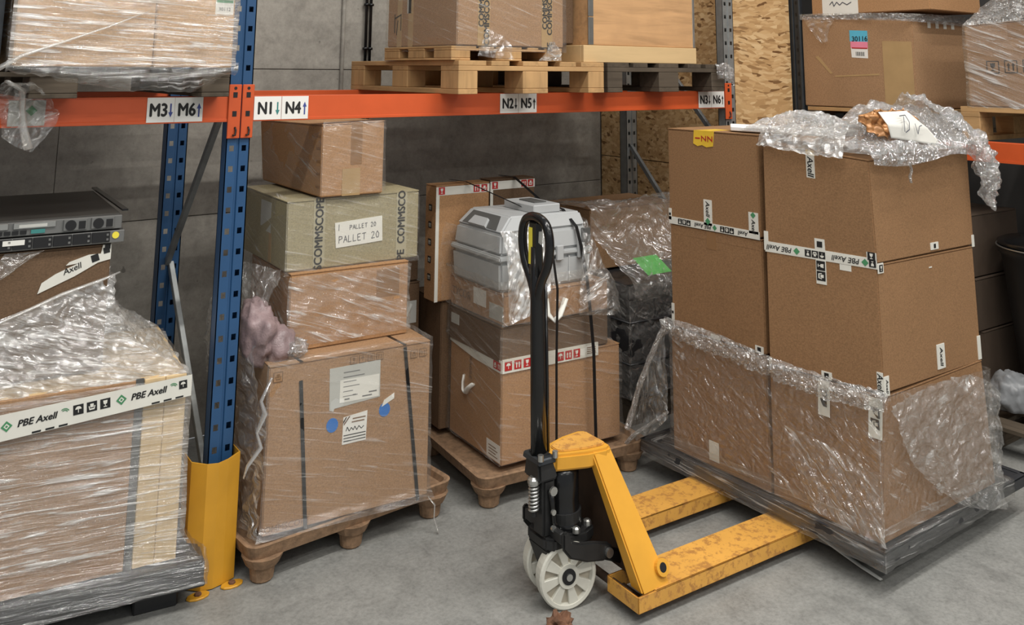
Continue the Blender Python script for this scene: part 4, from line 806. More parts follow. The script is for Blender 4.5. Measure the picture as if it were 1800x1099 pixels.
nr = [V((.862, -.136, 0)), V((1.482, -.136, 0)), V((1.482, .50, 0)), V((.862, .50, 0))]
wrap('stretch_film', 'thin film around the printed carton on the stacked pallets', [up_(nr, 1.85), up_(nr, 1.95), up_(nr, 2.35)], M['film_s'], 100, 50, .005, 7, 55.0, .003, GF)
o = sheet('hanging_film', [[(2.55, -.12, 1.80), (2.60, -.13, 1.81), (2.66, -.11, 1.80)], [(2.52, -.15, 1.775), (2.6, -.16, 1.78), (2.67, -.14, 1.77)], [(2.54, -.14, 1.73), (2.60, -.15, 1.73), (2.66, -.13, 1.70)]], 20, 20, M['bubble'], None, .008, 9, False, None, 0, 57.0, .014, True)
tag(o, 'crumpled film scrap on the weathered pallet beside the grey upright', 'film', GF)

# ================================================================ PALLET TRUCK
tr = thing('pallet_truck', 'yellow hand pallet truck with black handle and white wheels', 'pallet truck', (1.2, -.80, 0))
T = Matrix.Translation((1.005, -.805, 0)) @ Matrix.Rotation(math.radians(-3.2), 4, 'Z')
for s in (-1, 1):
    yo, yi = s * .272, s * .112; a, b = min(yo, yi), max(yo, yi)
    g = G(T); t = .006
    g.hexa([V(p) for p in ((.075, a, .078), (1.15, a, .078), (1.15, b, .078), (.075, b, .078), (.075, a, .086), (1.15, a, .086), (1.15, b, .086), (.075, b, .086))])
    for y0, y1 in ((a, a + t), (b - t, b)): g.box(-.0, 1.15, y0, y1, .034, .086)
    g.box(-.0, .006, a, b, .034, .086); g.box(1.15, 1.19, a + .03, b - .03, .04, .08)
    fk = g.build('fork', M['yellow_worn'], tr, .004, 2)
    G(T).box(.01, .07, a + t, b - t, .03, .045).build('fork_floor', M['rustshade'], fk)
    G(T).lathe((1.06, (a + b) / 2 - .035, .040), (0, 1, 0), [(0, .036), (.07, .036)], 16).build('load_roller', M['nylon_dirty'], fk, smooth=False)
    # sloping channel leg from fork heel to head
    q = lambda x, y, z: V((x, s * y, z))
    lo = [q(.025, .270, .080), q(.150, .262, .080), q(.150, .200, .080), q(.025, .205, .080)]; hi = [q(-.035, .085, .462), q(.05, .078, .462), q(.05, .03, .462), q(-.035, .04, .462)]
    lg = G(T).hexa(lo + hi).build('frame_leg', M['yellow'], tr, .006, 2)
    G(T).lathe(q(.125, .232, .125), (0, s, .4), [(-.01, .026), (.024, .026), (.024, .014), (.018, .014)], 18).build('pivot_boss', M['yellow'], lg, smooth=False)
    G(T).lathe(q(.125, .232, .125), (0, s, .4), [(.012, .0145), (.0245, .0145)], 14).build('pivot_hole', M['ports'], lg)
G(T).hexa([V(p) for p in ((.06, -.21, .09), (.075, -.21, .09), (.075, .21, .09), (.06, .21, .09), (.005, -.06, .42), (.02, -.06, .42), (.02, .06, .42), (.005, .06, .42))]).build('cross_plate', M['rustshade'], tr)
hp = [(-.175, -.020), (-.165, -.042), (-.13, -.056), (-.05, -.082), (.03, -.09), (.055, -.075), (.055, .075), (.03, .09), (-.05, .082), (-.13, .056), (-.165, .042), (-.175, .020)]
G(T).prism(hp, .415, .468).build('head', M['yellow'], tr, .008, 2)
G(T).prism([(x * .8 - .0, y * .7) for x, y in hp], .466, .474).build('head_cap', M['yellow_worn'], tr, .003, 2)
# hydraulic pump
pu = G(T).lathe((-.105, 0, .215), (0, 0, 1), [(0, .066), (.03, .068), (.04, .060), (.10, .058), (.185, .058), (.20, .048), (.21, .022)], 28).build('pump_cylinder', M['black'], tr, smooth=True)
G(T).lathe((-.105, 0, .245), (0, 0, 1), [(0, .066), (.035, .066)], 28).build('band', M['blackmatt'], pu)
G(T).lathe((-.105, 0, .415), (0, 0, 1), [(-.02, .02), (.02, .02)], 12).build('piston', M['steel'], pu)
ba = G(T).prism([(-.215, -.05), (-.19, -.075), (-.06, -.08), (-.01, -.06), (-.01, .06), (-.06, .08), (-.19, .075), (-.215, .05)], .185, .225).build('pump_base', M['blackmatt'], tr, .008, 2)
for x, y in ((-.165, -.06), (-.035, -.05), (-.1, -.072)): G(T).lathe((x, y, .225), (0, 0, 1), [(0, .014), (.014, .014), (.018, .008)], 8).build('bolt', M['steel'], ba)
G(T).hexa([V(p) for p in ((-.19, -.03, .115), (-.05, -.03, .115), (-.05, .03, .115), (-.19, .03, .115), (-.21, -.06, .19), (-.01, -.06, .19), (-.01, .06, .19), (-.21, .06, .19))]).build('wheel_yoke', M['blackmatt'], tr, .006, 2)
# curved cast arm beside the spring and the linkage arms
def plate_xz(poly, y0, y1):
    n = len(poly); return G(T).add([V((x, y0, z)) for x, z in poly] + [V((x, y1, z)) for x, z in poly], [tuple(range(n)), tuple(range(n, 2 * n))[::-1]] + [(i, (i + 1) % n, n + (i + 1) % n, n + i) for i in range(n)])
arm = [(-.190, .262), (-.166, .262), (-.152, .228), (-.12, .216), (-.06, .205), (.0, .188), (.022, .170), (.012, .142), (-.02, .136), (-.09, .150), (-.16, .178), (-.190, .212)]
for y0, y1 in ((-.124, -.106), (.106, .124)): plate_xz(arm, y0, y1).build('side_plate', M['blackmatt'], tr, .006, 2)
G(T).hexa([V(p) for p in ((-.190, -.106, .222), (-.165, -.106, .215), (-.165, .106, .215), (-.190, .106, .222), (-.190, -.106, .256), (-.168, -.106, .256), (-.168, .106, .256), (-.190, .106, .256))]).build('cross_bar', M['blackmatt'], tr, .004)
for s in (-1, 1):
    a = G(T).bar((-.02, s * .108, .160), (.16, s * .112, .085), .022, .040).build('link_arm', M['black'], tr, .006, 2)
    G(T).lathe((-.002, s * .112, .160), (0, s, 0), [(0, .015), (.022, .015)], 14).build('pivot_pin', M['steel'], a)
G(T).tube([(.02, -.21, .06), (.02, .21, .06)], .014, 10).build('cross_shaft', M['rustshade'], tr, smooth=True)
# return spring
gp = [(-.232 + .0155 * math.cos(a), -.012 + .0155 * math.sin(a), .300 + .011 * a / 6.283) for a in [i * .5236 for i in range(12 * 8)]]
G(T).tube(gp, .0042, 6).build('spring', M['steel'], tr, smooth=True)
G(T).lathe((-.232, -.012, .388), (0, 0, 1), [(0, .022), (.012, .022), (.02, .014)], 14).build('spring_cap', M['steel'], tr)
G(T).lathe((-.232, -.012, .285), (0, 0, 1), [(0, .010), (.11, .010)], 10).build('spring_rod', M['blackmatt'], tr)
G(T).box(-.215, -.165, -.045, .02, .22, .40).build('valve_block', M['blackmatt'], tr, .008, 2)
lv = G(T).tube([(-.19, -.052, .37), (-.185, -.056, .32), (-.18, -.056, .27), (-.165, -.06, .245)], [.012, .008, .009, .008], 8).build('release_lever', M['black'], tr, smooth=True)
for z, r in ((.37, .0145), (.305, .009), (.255, .010)): G(T).lathe((-.188, -.06, z), (0, -1, 0), [(0, r), (.008, r)], 10).build('pin', M['steel'], lv)
# handle
G(T).hexa([V(p) for p in ((-.235, -.05, .395), (-.155, -.05, .395), (-.155, .05, .395), (-.235, .05, .395), (-.232, -.038, .475), (-.17, -.038, .475), (-.17, .038, .475), (-.232, .038, .475))]).build('handle_socket', M['blackmatt'], tr, .008, 2)
G(T).hexa([V(p) for p in ((-.238, -.052, .45), (-.165, -.052, .45), (-.165, .052, .45), (-.238, .052, .45), (-.234, -.05, .47), (-.168, -.05, .47), (-.168, .05, .47), (-.234, .05, .47))]).build('handle_collar', M['darksteel'], tr, .004)
for x, y in ((-.232, -.052), (-.172, -.052)): G(T).lathe((x, y, .468), (0, 0, 1), [(0, .010), (.02, .010)], 8).build('bolt', M['steel'], tr)
def hx(z): return -.203 - .017 * (z - .46)
G(T).tube([(hx(.45), 0, .45), (hx(.75), 0, .75), (hx(1.0), 0, 1.0), (hx(1.15), 0, 1.15)], [.030, .028, .026, .022], 16, flat=.85).build('handle_mast', M['black'], tr, smooth=True)
G(T).tube([(hx(.45) + .038, -.0, .45), (hx(1.0) + .036, -.0, 1.02)], .0065, 8).build('release_rod', M['black'], tr, smooth=True)
lp = [(0.0, .96), (-.028, 1.03), (-.066, 1.09), (-.083, 1.15), (-.080, 1.20), (-.06, 1.235), (-.02, 1.25), (.02, 1.25), (.06, 1.235), (.080, 1.20), (.083, 1.15), (.066, 1.09), (.028, 1.03), (0, .965)]
pts = []
for i in range(len(lp) - 1):
    p0, p1, p2, p3 = lp[max(i - 1, 0)], lp[i], lp[i + 1], lp[min(i + 2, len(lp) - 1)]
    for k in range(4):
        u = k / 4; pts.append(tuple(0.5 * (2 * b + (c - a) * u + (2 * a - 5 * b + 4 * c - d) * u * u + (3 * b - a - 3 * c + d) * u ** 3) for a, b, c, d in zip(p0, p1, p2, p3)))
G(T).tube([(hx(z) - .004, y * 1.0, z) for y, z in pts], .0165, 12).build('handle_loop', M['black'], tr, smooth=True)
ct = G(T).box(hx(1.16) - .016, hx(1.16) + .012, -.022, .030, 1.05, 1.235).build('control_plate', M['black'], tr, .005)
G(T).box(hx(1.16) - .0175, hx(1.16) - .0155, .004, .026, 1.09, 1.215).build('yellow_strip', M['yellowdot'], ct, label='narrow yellow warning strip')
G(T).bar((hx(1.14), -.012, 1.10), (hx(1.2), -.024, 1.205), .016, .006).build('release_trigger', M['steel'], ct)
# steering wheels
ang = math.radians(-13)
TW = T @ Matrix.Translation((-.118, .0, .103)) @ Matrix.Rotation(ang, 4, 'Z')
def wheel(y0, sgn):
    R = .103; W_ = .046; n = 40
    base = G(TW); base.lathe((0, y0, 0), (0, 1, 0), [(-W_ / 2, .088), (-W_ / 2, .098), (-W_ / 2 + .005, R), (W_ / 2 - .005, R), (W_ / 2, .098), (W_ / 2, .088), (W_ / 2 - .012, .084), (-W_ / 2 + .012, .084)], n, True)
    wh = base.build('wheel', M['nylon'], tr, smooth=False)
    G(TW).lathe((0, y0, 0), (0, 1, 0), [(-.008, .086), (.008, .086)], n).build('disc', M['nylon_dirty'], wh)
    for i in range(8):
        a = 2 * math.pi * i / 8 + .25; d = V((math.cos(a), 0, math.sin(a))); p = V((-math.sin(a), 0, math.cos(a))); c = V((0, y0, 0)); h = V((0, W_ / 2 - .003, 0))
        wi, wo = .016, .012
        G(TW).hexa([c + d * .030 - p * .010 - h, c + d * .089 - p * .019 - h, c + d * .089 + p * .019 - h, c + d * .030 + p * .010 - h, c + d * .030 - p * .010 + h, c + d * .089 - p * .019 + h, c + d * .089 + p * .019 + h, c + d * .030 + p * .010 + h]).build('spoke', M['nylon'], wh, .002)
    G(TW).lathe((0, y0, 0), (0, 1, 0), [(-W_ / 2 - .002, .037), (W_ / 2 + .002, .037)], 24).build('hub', M['nylon'], wh)
    br = G(TW).lathe((0, y0, 0), (0, 1, 0), [(-W_ / 2 - .005, .0245), (W_ / 2 + .005, .0245)], 22).build('bearing', M['ports'], wh)
    G(TW).lathe((0, y0, 0), (0, 1, 0), [(-W_ / 2 - .010, .011), (W_ / 2 + .010, .011)], 14).build('axle_end', M['steel'], wh)
wheel(-.058, -1); wheel(.058, 1)
G(TW).tube([(0, -.055, 0), (0, .055, 0)], .016, 12).build('axle', M['steel'], tr)

# ================================================================ LOAD ON THE TRUCK
tp_ = thing('plastic_pallet', 'black plastic pallet on the forks under the brown carton block', 'pallet', (2.3, -.88, 0), 'plastic pallets on the floor')
PX0, PX1, PY0, PY1 = 1.775, 2.815, -1.468, -.290
G().box(PX0, PX1, PY0, PY1, .100, .146).build('deck', M['pallblack'], tp_, .006, 2)
g = G()
for y0, y1 in ((PY0, PY0 + .02), (PY1 - .02, PY1)): g.box(PX0, PX1, y0, y1, .144, .152)
for x0, x1 in ((PX0, PX0 + .02), (PX1 - .02, PX1)): g.box(x0, x1, PY0, PY1, .144, .152)
g.build('rim', M['pallblack'], tp_, .003)
for x in (PX0 + .16, 2.26, PX1 - .22):
    for y in (PY0 + .14, -.88 - .04, PY1 - .20):
        G().hexa([V(p) for p in ((x, y, .0), (x + .09, y, .0), (x + .09, y + .10, .0), (x, y + .10, .0), (x - .02, y - .02, .1), (x + .11, y - .02, .1), (x + .11, y + .12, .1), (x - .02, y + .12, .1))]).build('foot', M['blackplast'], tp_, .004)
GT = 'brown cartons stacked on the pallet truck'
CB = M['cb']
r1 = Carton('carton', 'lowest right carton on the truck pallet, behind film', (1.802, -1.446), .805, .455, 0, .156, .622, CB, GT, flaps='x', dtop=[(.055, 0, 0), (0, .02, -.01), (0, 0, .0), (-.012, -.012, .012)])
r2 = Carton('carton', 'middle right carton on the truck pallet, uncovered', (1.858, -1.447), .755, .44, 0, .637, 1.078, CB, GT, flaps='x', dbot=[(0, 0, -.004), (0, .025, -.03), (0, 0, 0), (-.072, 0, 0)], dtop=[(.002, 0, -.004), (0, .027, -.022), (0, 0, 0), (-.070, -.002, 0)])
r3 = Carton('carton', 'top right carton on the truck pallet, under crumpled film', (1.860, -1.447), .765, .44, 0, 1.082, 1.47, CB, GT, flaps='x', dbot=[(0, 0, -.004), (0, .027, -.02), (0, 0, 0), (-.072, 0, 0)], dtop=[(-.02, 0, -.022), (0, .027, -.016), (0, 0, .012), (-.070, -.002, .014)])
l1 = Carton('carton', 'lowest left carton on the truck pallet, behind film', (1.802, -.978), .80, .508, 0, .156, .652, CB, GT, flaps='x')
l2 = Carton('carton', 'middle left carton on the truck pallet, uncovered', (1.803, -.978), .80, .502, 0, .660, 1.098, CB, GT, flaps='x')
l3 = Carton('carton', 'top left carton on the truck pallet with yellow tape', (1.800, -.974), .80, .500, 0, 1.104, 1.512, CB, GT, flaps='x')
def ptape(F, u0, v0, u1, v1, root, items, size, rot=0.0, off=.003, mat='tapew', flip=False):
    """white tape with print laid out along its length; flip = print upside down"""
    t = patch('printed_tape', F, u0, v0, u1, v1, M[mat], root, off); vert = abs(rot) > .5
    wd = dict(axell=2.4, pbe=4.4, dia=1.0, bar=1.05); L = [wd.get(i, 1.05 if i else .7) * size for i in items]; total = ((v1 - v0) * F.h if vert else (u1 - u0) * F.w); x = (total - sum(L)) / 2
    for it, w in zip(items, L):
        k = (x + w / 2) / total; x += w; u, v = ((u0 + u1) / 2, v1 - (v1 - v0) * k) if vert else (u0 + (u1 - u0) * k, v0 + (v1 - v0) * .5)
        r = rot + (math.pi if flip else 0)
        if it == 'axell': text('Axell', F, u, v, size, M['ink'], t, r, .015, .2, off + .001)
        elif it == 'pbe': text('PBE Axell', F, u, v, size, M['ink'], t, r, .015, .2, off + .001)
        elif it == 'dia': polys(F, u, v, DIA, size, M['green'], t, r, off + .001, 'printed_logo')
        elif it == 'bar': polys(F, u, v, SQ, size * .9, M['ink'], t, r, off + .001)
        elif it: icon(it, F, u, v, size * .95, M['ink'], M['tapew'], t, r, off + .001)
    return t
F = l3.left
ptape(F, .0, -.02, .995, .055, l3.root, ['glass', 'hands', 'umbrella', '', 'pbe', 'dia', '', 'glass', 'hands', 'umbrella', '', 'axell'], .024, flip=True)
ptape(F, .41, .03, .50, .29, l3.root, ['axell', 'dia'], .030, -math.pi / 2)
ptape(F, .89, .03, .985, .235, l3.root, ['dia', 'axell'], .026, -math.pi / 2); ptape(F, .0, .02, .03, .14, l3.root, ['bar'], .012)
y = poly_patch('yellow_tape', F, [(.31, .86), (.36, .835), (.41, .85), (.46, .83), (.53, .845), (.545, 1.002), (.32, 1.002)], M['tapeyel'], l3.root, .003)
for i in range(3): text('IZZ'[i], F, .36 + .07 * i, .92, .04, M['inkred'], y, -math.pi / 2, .02, off=.0042)
patch('yellow_tape', l3.top, .0, .5, .16, .66, M['tapeyel'], l3.root)
patch('tape', l2.left, .42, .82, .52, .985, M['tapebrown'], l2.root); patch('tape', l2.left, .02, .90, .98, .985, M['cb'], l2.root, .0006)
ptape(l2.left, .0, .05, .03, .22, l2.root, ['bar'], .012); ptape(l2.left, .44, .0, .54, .04, l2.root, [], .02); ptape(l2.left, .90, .0, .98, .06, l2.root, ['bar'], .02)
F = r3.left
ptape(F, -.01, -.04, .03, .14, r3.root, [], .02); ptape(F, .43, .73, .51, .955, r3.root, ['axell'], .036, -math.pi / 2); patch('yellow_tape', F, .43, .95, .51, 1.0, M['tapeyel'], r3.root)
ptape(F, .0, -.055, 1.0, .045, r3.root, ['pbe', 'dia', '', 'glass', 'hands', 'umbrella', '', 'pbe', 'dia', 'glass'], .027, flip=True)
ptape(F, .47, .045, .56, .15, r3.root, ['bar'], .024); ptape(F, .92, .03, 1.0, .10, r3.root, ['glass'], .03)
F = r2.left
ptape(F, .47, .765, .56, .985, r2.root, ['glass', 'hands'], .036, -math.pi / 2); ptape(F, .95, .0, 1.0, .16, r2.root, ['axell'], .03, -math.pi / 2); ptape(F, .0, .0, .02, .06, r2.root, [], .02); ptape(F, .48, .0, .57, .06, r2.root, ['bar'], .02)
patch('torn_tape', F, .68, .91, .78, .96, M['tapew'], r2.root)
F = r2.front
ptape(F, .0, .93, .05, 1.01, r2.root, ['glass'], .026); ptape(F, .0, -.02, .045, .13, r2.root, ['axell'], .022, -math.pi / 2); ptape(F, .52, .05, .60, .25, r2.root, ['axell'], .032, -math.pi / 2); ptape(F, .965, .02, 1.0, .22, r2.root, [], .02); patch('scuff', F, .50, .89, .53, .90, M['tapew'], r2.root)
F = r3.front
ptape(F, .52, .03, .60, .10, r3.root, ['bar'], .018); ptape(F, .975, -.02, 1.0, .10, r3.root, [], .02)
F = r1.left
ptape(F, .45, .74, .55, 1.0, r1.root, ['glass', 'bar'], .03, -math.pi / 2); ptape(F, .88, .70, .99, .98, r1.root, ['glass', 'hands'], .036, -math.pi / 2)
ptape(l1.left, .40, .05, .5, .2, l1.root, [], .02)
# film around the lowest layer
br = lambda m, z, zr=None: [V((1.80 - m, -1.45 - m, z)), V((2.61 + m, -1.45 - m, z if zr is None else zr)), V((2.61 + m, -.465 + m, z)), V((1.80 - m, -.465 + m, z))]
pq = lambda m, z: [V((PX0 - m, PY0 - m, z)), V((PX1 - .10 + m, PY0 - m, z)), V((PX1 + m, PY1 + m, z)), V((PX0 - m, PY1 + m, z))]
top = [V((1.795 - .012, -1.46, .638)), V((2.625, -1.46, .585)), V((2.62, -.455, .66)), V((1.79, -.455, .672))]
wrap('stretch_film', 'clear film around the lowest carton layer on the truck pallet', [br(.010, .185), br(.012, .28), br(.010, .42), [V((1.792, -1.462, .56)), V((2.622, -1.462, .53)), V((2.62, -.455, .6)), V((1.79, -.455, .6))], top], M['film_t'], 170, 90, .005, 6, 61.0, .006, GF)
wrap('stretch_film', 'grey film skirt over the rim of the truck pallet', [pq(.006, .085), pq(.006, .153), [a.lerp(b, .6) for a, b in zip(pq(.0, .165), br(.012, .165))], br(.012, .215)], M['film_k'], 170, 46, .004, 7, 63.0, .006, GF)
def rope(name, label, path, r, mat, amp=.5, n=10, seed=0.0, flat=.55, par=None, steps=12):
    P = [V(p) for p in path]; pts, rr = [], []
    for i in range(len(P) - 1):
        p0, p1, p2, p3 = P[max(i - 1, 0)], P[i], P[i + 1], P[min(i + 2, len(P) - 1)]
        for k in range(steps):
            u = k / steps; q = 0.5 * ((2 * p1) + (p2 - p0) * u + (2 * p0 - 5 * p1 + 4 * p2 - p3) * u * u + (3 * p1 - p0 - 3 * p2 + p3) * u ** 3)
            w = noise.noise(q * 14 + V((seed, 0, 0))); pts.append(q + V((0, 0, w * r * .35))); r0 = r if not isinstance(r, (list, tuple)) else r[i] + (r[i + 1] - r[i]) * u
            rr.append(r0 * (1 + amp * noise.noise(q * 22 + V((0, seed, 0)))))
    g = G().tube(pts, rr, n, flat=flat); o = g.build(name, mat, par, smooth=True); me = o.data
    l = me.uv_layers.new(name='uv')
    for lo in me.loops:
        q = me.vertices[lo.vertex_index].co; i = lo.vertex_index // n; k = lo.vertex_index % n; l.data[lo.index].uv = (i * .012 + seed, k * .012)
    if par is None: tag(o, label, 'film', GF)
    return o
o = sheet('film_band', [[(1.792, -.44, .690), (1.785, -.62, .695), (1.783, -.80, .684), (1.780, -1.0, .668), (1.786, -1.2, .655), (1.82, -1.38, .645), (1.85, -1.466, .642)], [(1.775, -.44, .660), (1.768, -.62, .66), (1.766, -.80, .654), (1.764, -1.0, .640), (1.770, -1.2, .630), (1.80, -1.38, .622), (1.83, -1.474, .62)], [(1.788, -.44, .630), (1.782, -.62, .620), (1.780, -.80, .61), (1.778, -1.0, .60), (1.778, -1.2, .585), (1.80, -1.38, .585), (1.82, -1.468, .585)]], 160, 16, M['film_w'], None, .006, 16, False, None, 0, 91.0, .018, True)
tag(o, 'bunched white film edge along the top of the truck load wrapping', 'film', GF)
o = sheet('film_crease', [[(1.782, -1.08, .44), (1.782, -1.30, .42), (1.79, -1.465, .38)], [(1.778, -1.12, .30), (1.776, -1.32, .28), (1.782, -1.472, .26)], [(1.770, -1.18, .19), (1.768, -1.34, .175), (1.775, -1.478, .165)]], 60, 50, M['film_v2'], None, .006, 12, False, None, 0, 95.0, .012, True)
tag(o, 'fan of bright film creases at the near lower corner of the truck load', 'film', GF)
rope('film_band', 'twisted film rope slanting from the truck load down to its pallet corner', [(1.79, -.44, .65), (1.76, -.40, .55), (1.73, -.345, .40), (1.72, -.30, .27), (1.715, -.275, .20)], .024, M['film_w'], .35, 10, 4.0, .5)
rope('film_band', 'short twisted film rope at the left bottom of the truck load', [(1.79, -.45, .30), (1.76, -.38, .24), (1.72, -.28, .15), (1.74, -.24, .10)], .016, M['film_w'], .35, 10, 6.0, .5)
o = sheet('loose_film', [[(1.79, -.44, .66), (1.79, -.45, .45), (1.79, -.455, .28)], [(1.75, -.38, .50), (1.765, -.39, .38), (1.77, -.40, .22)], [(1.715, -.275, .20), (1.73, -.28, .18), (1.75, -.30, .15)]], 30, 30, M['film_c'], None, .010, 7, False, None, 0, 65.0, .014, True)
tag(o, 'loose film triangle at the left end of the truck load', 'film', GF)
o = sheet('film_flap', [[(1.86, -1.468, .600), (2.10, -1.468, .615), (2.38, -1.470, .61), (2.55, -1.472, .55), (2.612, -1.472, .50)], [(1.94, -1.472, .42), (2.12, -1.474, .42), (2.36, -1.478, .40), (2.54, -1.480, .38), (2.614, -1.472, .36)], [(2.10, -1.476, .28), (2.22, -1.478, .26), (2.40, -1.484, .24), (2.54, -1.482, .22), (2.600, -1.474, .21)], [(2.27, -1.484, .175), (2.36, -1.486, .145), (2.45, -1.488, .12), (2.53, -1.484, .10), (2.605, -1.478, .075)]], 90, 70, M['film_f'], None, .007, 9, False, None, 0, 67.0, .014, True)
tag(o, 'loose hazy film flap hanging at the right end of the truck load', 'film', GF)
# crumpled film, bubble wrap and papers on top of the load
fs_ = G(); q = [V((1.90, -.735, 1.519)), V((1.93, -.72, 1.519)), V((2.05, -1.24, 1.521)), V((1.87, -1.24, 1.521))]
tag(G().hexa([V(p) for p in ((1.845, -.80, 1.517), (1.94, -.72, 1.521), (2.08, -1.26, 1.521), (1.90, -1.30, 1.517), (1.845, -.80, 1.536), (1.94, -.72, 1.541), (2.08, -1.26, 1.541), (1.90, -1.30, 1.536))]).build('foam_sheet', M['foam'], None, .003), 'white foam sheet lying across the tops of both truck carton columns', 'foam sheet')
def heap(name, x0, x1, y0, y1, zf, nx, ny, mat, par, amp, freq, seed):
    """film lying as a lumpy skin: height field zf(x, y) with rounded crumples"""
    vs, uv = [], []
    for i in range(nx + 1):
        for j in range(ny + 1):
            x = x0 + (x1 - x0) * i / nx; y = y0 + (y1 - y0) * j / ny; h, lo = zf(x, y); w = V((x, y, seed)) * freq; k = max(0.0, h)
            n1 = abs(noise.noise(w)); n2 = abs(noise.noise(w * 2.3 + V((3, 1, 2)))); c = min(1.0, k / .03)
            vs.append((x + noise.noise(w * .7) * .02 * c, y + noise.noise(w * .7 + V((9, 4, 1))) * .02 * c, lo + k + c * (amp * (1 - 2.2 * n1) + amp * .55 * (1 - 2 * n2)))); uv.append((x * 1.2 + seed, y * 1.2))
    fs = [(i * (ny + 1) + j, (i + 1) * (ny + 1) + j, (i + 1) * (ny + 1) + j + 1, i * (ny + 1) + j + 1) for i in range(nx) for j in range(ny)]
    me = bpy.data.meshes.new(name); me.from_pydata(vs, [], fs); l = me.uv_layers.new(name='uv')
    for lo_ in me.loops: l.data[lo_.index].uv = uv[lo_.vertex_index]
    return link(name, me, mat, par, True)
gau = lambda x, y, cx, cy, sx, sy: math.exp(-((x - cx) / sx) ** 2 - ((y - cy) / sy) ** 2)
bw = thing('bubble_wrap', 'long roll of bubble wrap lying on the white foam sheet', 'bubble wrap', (1.92, -1.1, 1.545))
heap('roll', 1.80, 2.10, -1.34, -.86, lambda x, y: (.085 * (gau(x, y, 1.93, -1.12, .075, .19) ** .6) - .012, 1.528), 70, 110, M['bubble'], bw, .012, 16, 1.0)
cf = thing('crumpled_film', 'large crumpled heap of clear film on the top right truck carton', 'film', (2.1, -1.25, 1.47))
def hz_(x, y):
    e = .17 * gau(x, y, 2.36, -1.16, .16, .16) + .10 * gau(x, y, 2.08, -1.26, .16, .14) + .10 * gau(x, y, 2.55, -1.26, .10, .16) + .07 * gau(x, y, 2.25, -1.36, .28, .08)
    return e - .014, 1.468
heap('heap', 1.84, 2.72, -1.475, -.96, hz_, 200, 120, M['bubble'], cf, .022, 11, 5.0)
o = sheet('sheet', [[(1.835, -1.33, 1.50), (1.98, -1.36, 1.51), (2.2, -1.40, 1.505), (2.45, -1.40, 1.50), (2.60, -1.40, 1.49)], [(1.83, -1.455, 1.468), (2.0, -1.47, 1.475), (2.2, -1.475, 1.47), (2.45, -1.465, 1.475), (2.62, -1.455, 1.465)], [(1.84, -1.468, 1.430), (2.0, -1.478, 1.42), (2.2, -1.487, 1.43), (2.40, -1.477, 1.445), (2.62, -1.45, 1.43)]], 110, 26, M['bubble'], cf, .010, 9, False, None, 0, 71.0, .02, True)
o = sheet('sheet', [[(1.785, -1.38, 1.445), (1.772, -1.2, 1.455), (1.765, -1.05, 1.47), (1.785, -.985, 1.47)], [(1.83, -1.36, 1.50), (1.81, -1.2, 1.51), (1.80, -1.05, 1.515), (1.82, -.98, 1.515)], [(1.95, -1.3, 1.55), (1.93, -1.2, 1.555), (1.93, -1.05, 1.55), (1.95, -.98, 1.53)]], 80, 30, M['film_g'], cf, .010, 9, False, None, 0, 73.0, .014, True)
o = sheet('drape', [[(2.42, -1.30, 1.66), (2.50, -1.22, 1.66), (2.62, -1.05, 1.58)], [(2.50, -1.40, 1.58), (2.64, -1.36, 1.57), (2.74, -1.18, 1.52)], [(2.52, -1.468, 1.49), (2.70, -1.46, 1.47), (2.80, -1.3, 1.42)], [(2.58, -1.475, 1.38), (2.72, -1.48, 1.34), (2.80, -1.36, 1.32)], [(2.61, -1.475, 1.25), (2.66, -1.475, 1.21), (2.72, -1.42, 1.22)]], 80, 110, M['bubble'], cf, .022, 7, False, None, 0, 75.0, .03, True)
rope('strand', '', [(2.06, -1.482, 1.43), (2.065, -1.485, 1.40), (2.055, -1.484, 1.38), (2.06, -1.484, 1.355)], .007, M['film_w'], .4, 8, 9.0, .5, cf)
fo = thing('foil_card', 'crumpled brown foil card on the film heap, behind the lettered paper', 'card', (2.32, -1.3, 1.5))
o = sheet('card', [[(1.94, -1.425, 1.535), (2.12, -1.44, 1.49), (2.40, -1.436, 1.462)], [(1.90, -1.405, 1.58), (2.1, -1.415, 1.56), (2.38, -1.425, 1.49)], [(1.89, -1.395, 1.615), (2.02, -1.40, 1.632), (2.22, -1.405, 1.628)], [(1.95, -1.36, 1.61), (2.06, -1.35, 1.615), (2.2, -1.36, 1.60)]], 50, 34, M['foil'], fo, .012, 12, False, None, .002, 78.0, .022, False)
pc = [V(p) for p in ((2.005, -1.445, 1.522), (2.375, -1.447, 1.474), (2.150, -1.430, 1.620), (1.955, -1.430, 1.620))]
pa = sheet('paper_sheet', [[pc[0], pc[0].lerp(pc[1], .5) + V((0, -.012, 0)), pc[1]], [pc[0].lerp(pc[3], .5) + V((0, -.012, 0)), (pc[0] + pc[1] + pc[2] + pc[3]) / 4 + V((.0, -.02, 0)), pc[1].lerp(pc[2], .5) + V((0, -.012, 0.006))], [pc[3], pc[3].lerp(pc[2], .5) + V((0, -.008, 0)), pc[2]]], 24, 14, M['paper'], None, .003, 8, False, None, .0006, 77.0, 0, False)
tag(pa, 'white paper with a handwritten letter D on the film heap', 'paper')
PF = Face(pc[0], pc[1], pc[2], pc[3])
strokes(PF, .36, .55, [[(-.005, -.03), (0, .03)], [(-.03, .028), (.012, .036), (.036, .012), (.030, -.018), (.0, -.032)]], .0036, M['ink_pen'], pa, off=.026)
strokes(PF, .66, .42, [[(-.03, .02), (-.018, -.02), (.0, .012), (.02, .018)]], .0032, M['ink_pen'], pa, off=.026)
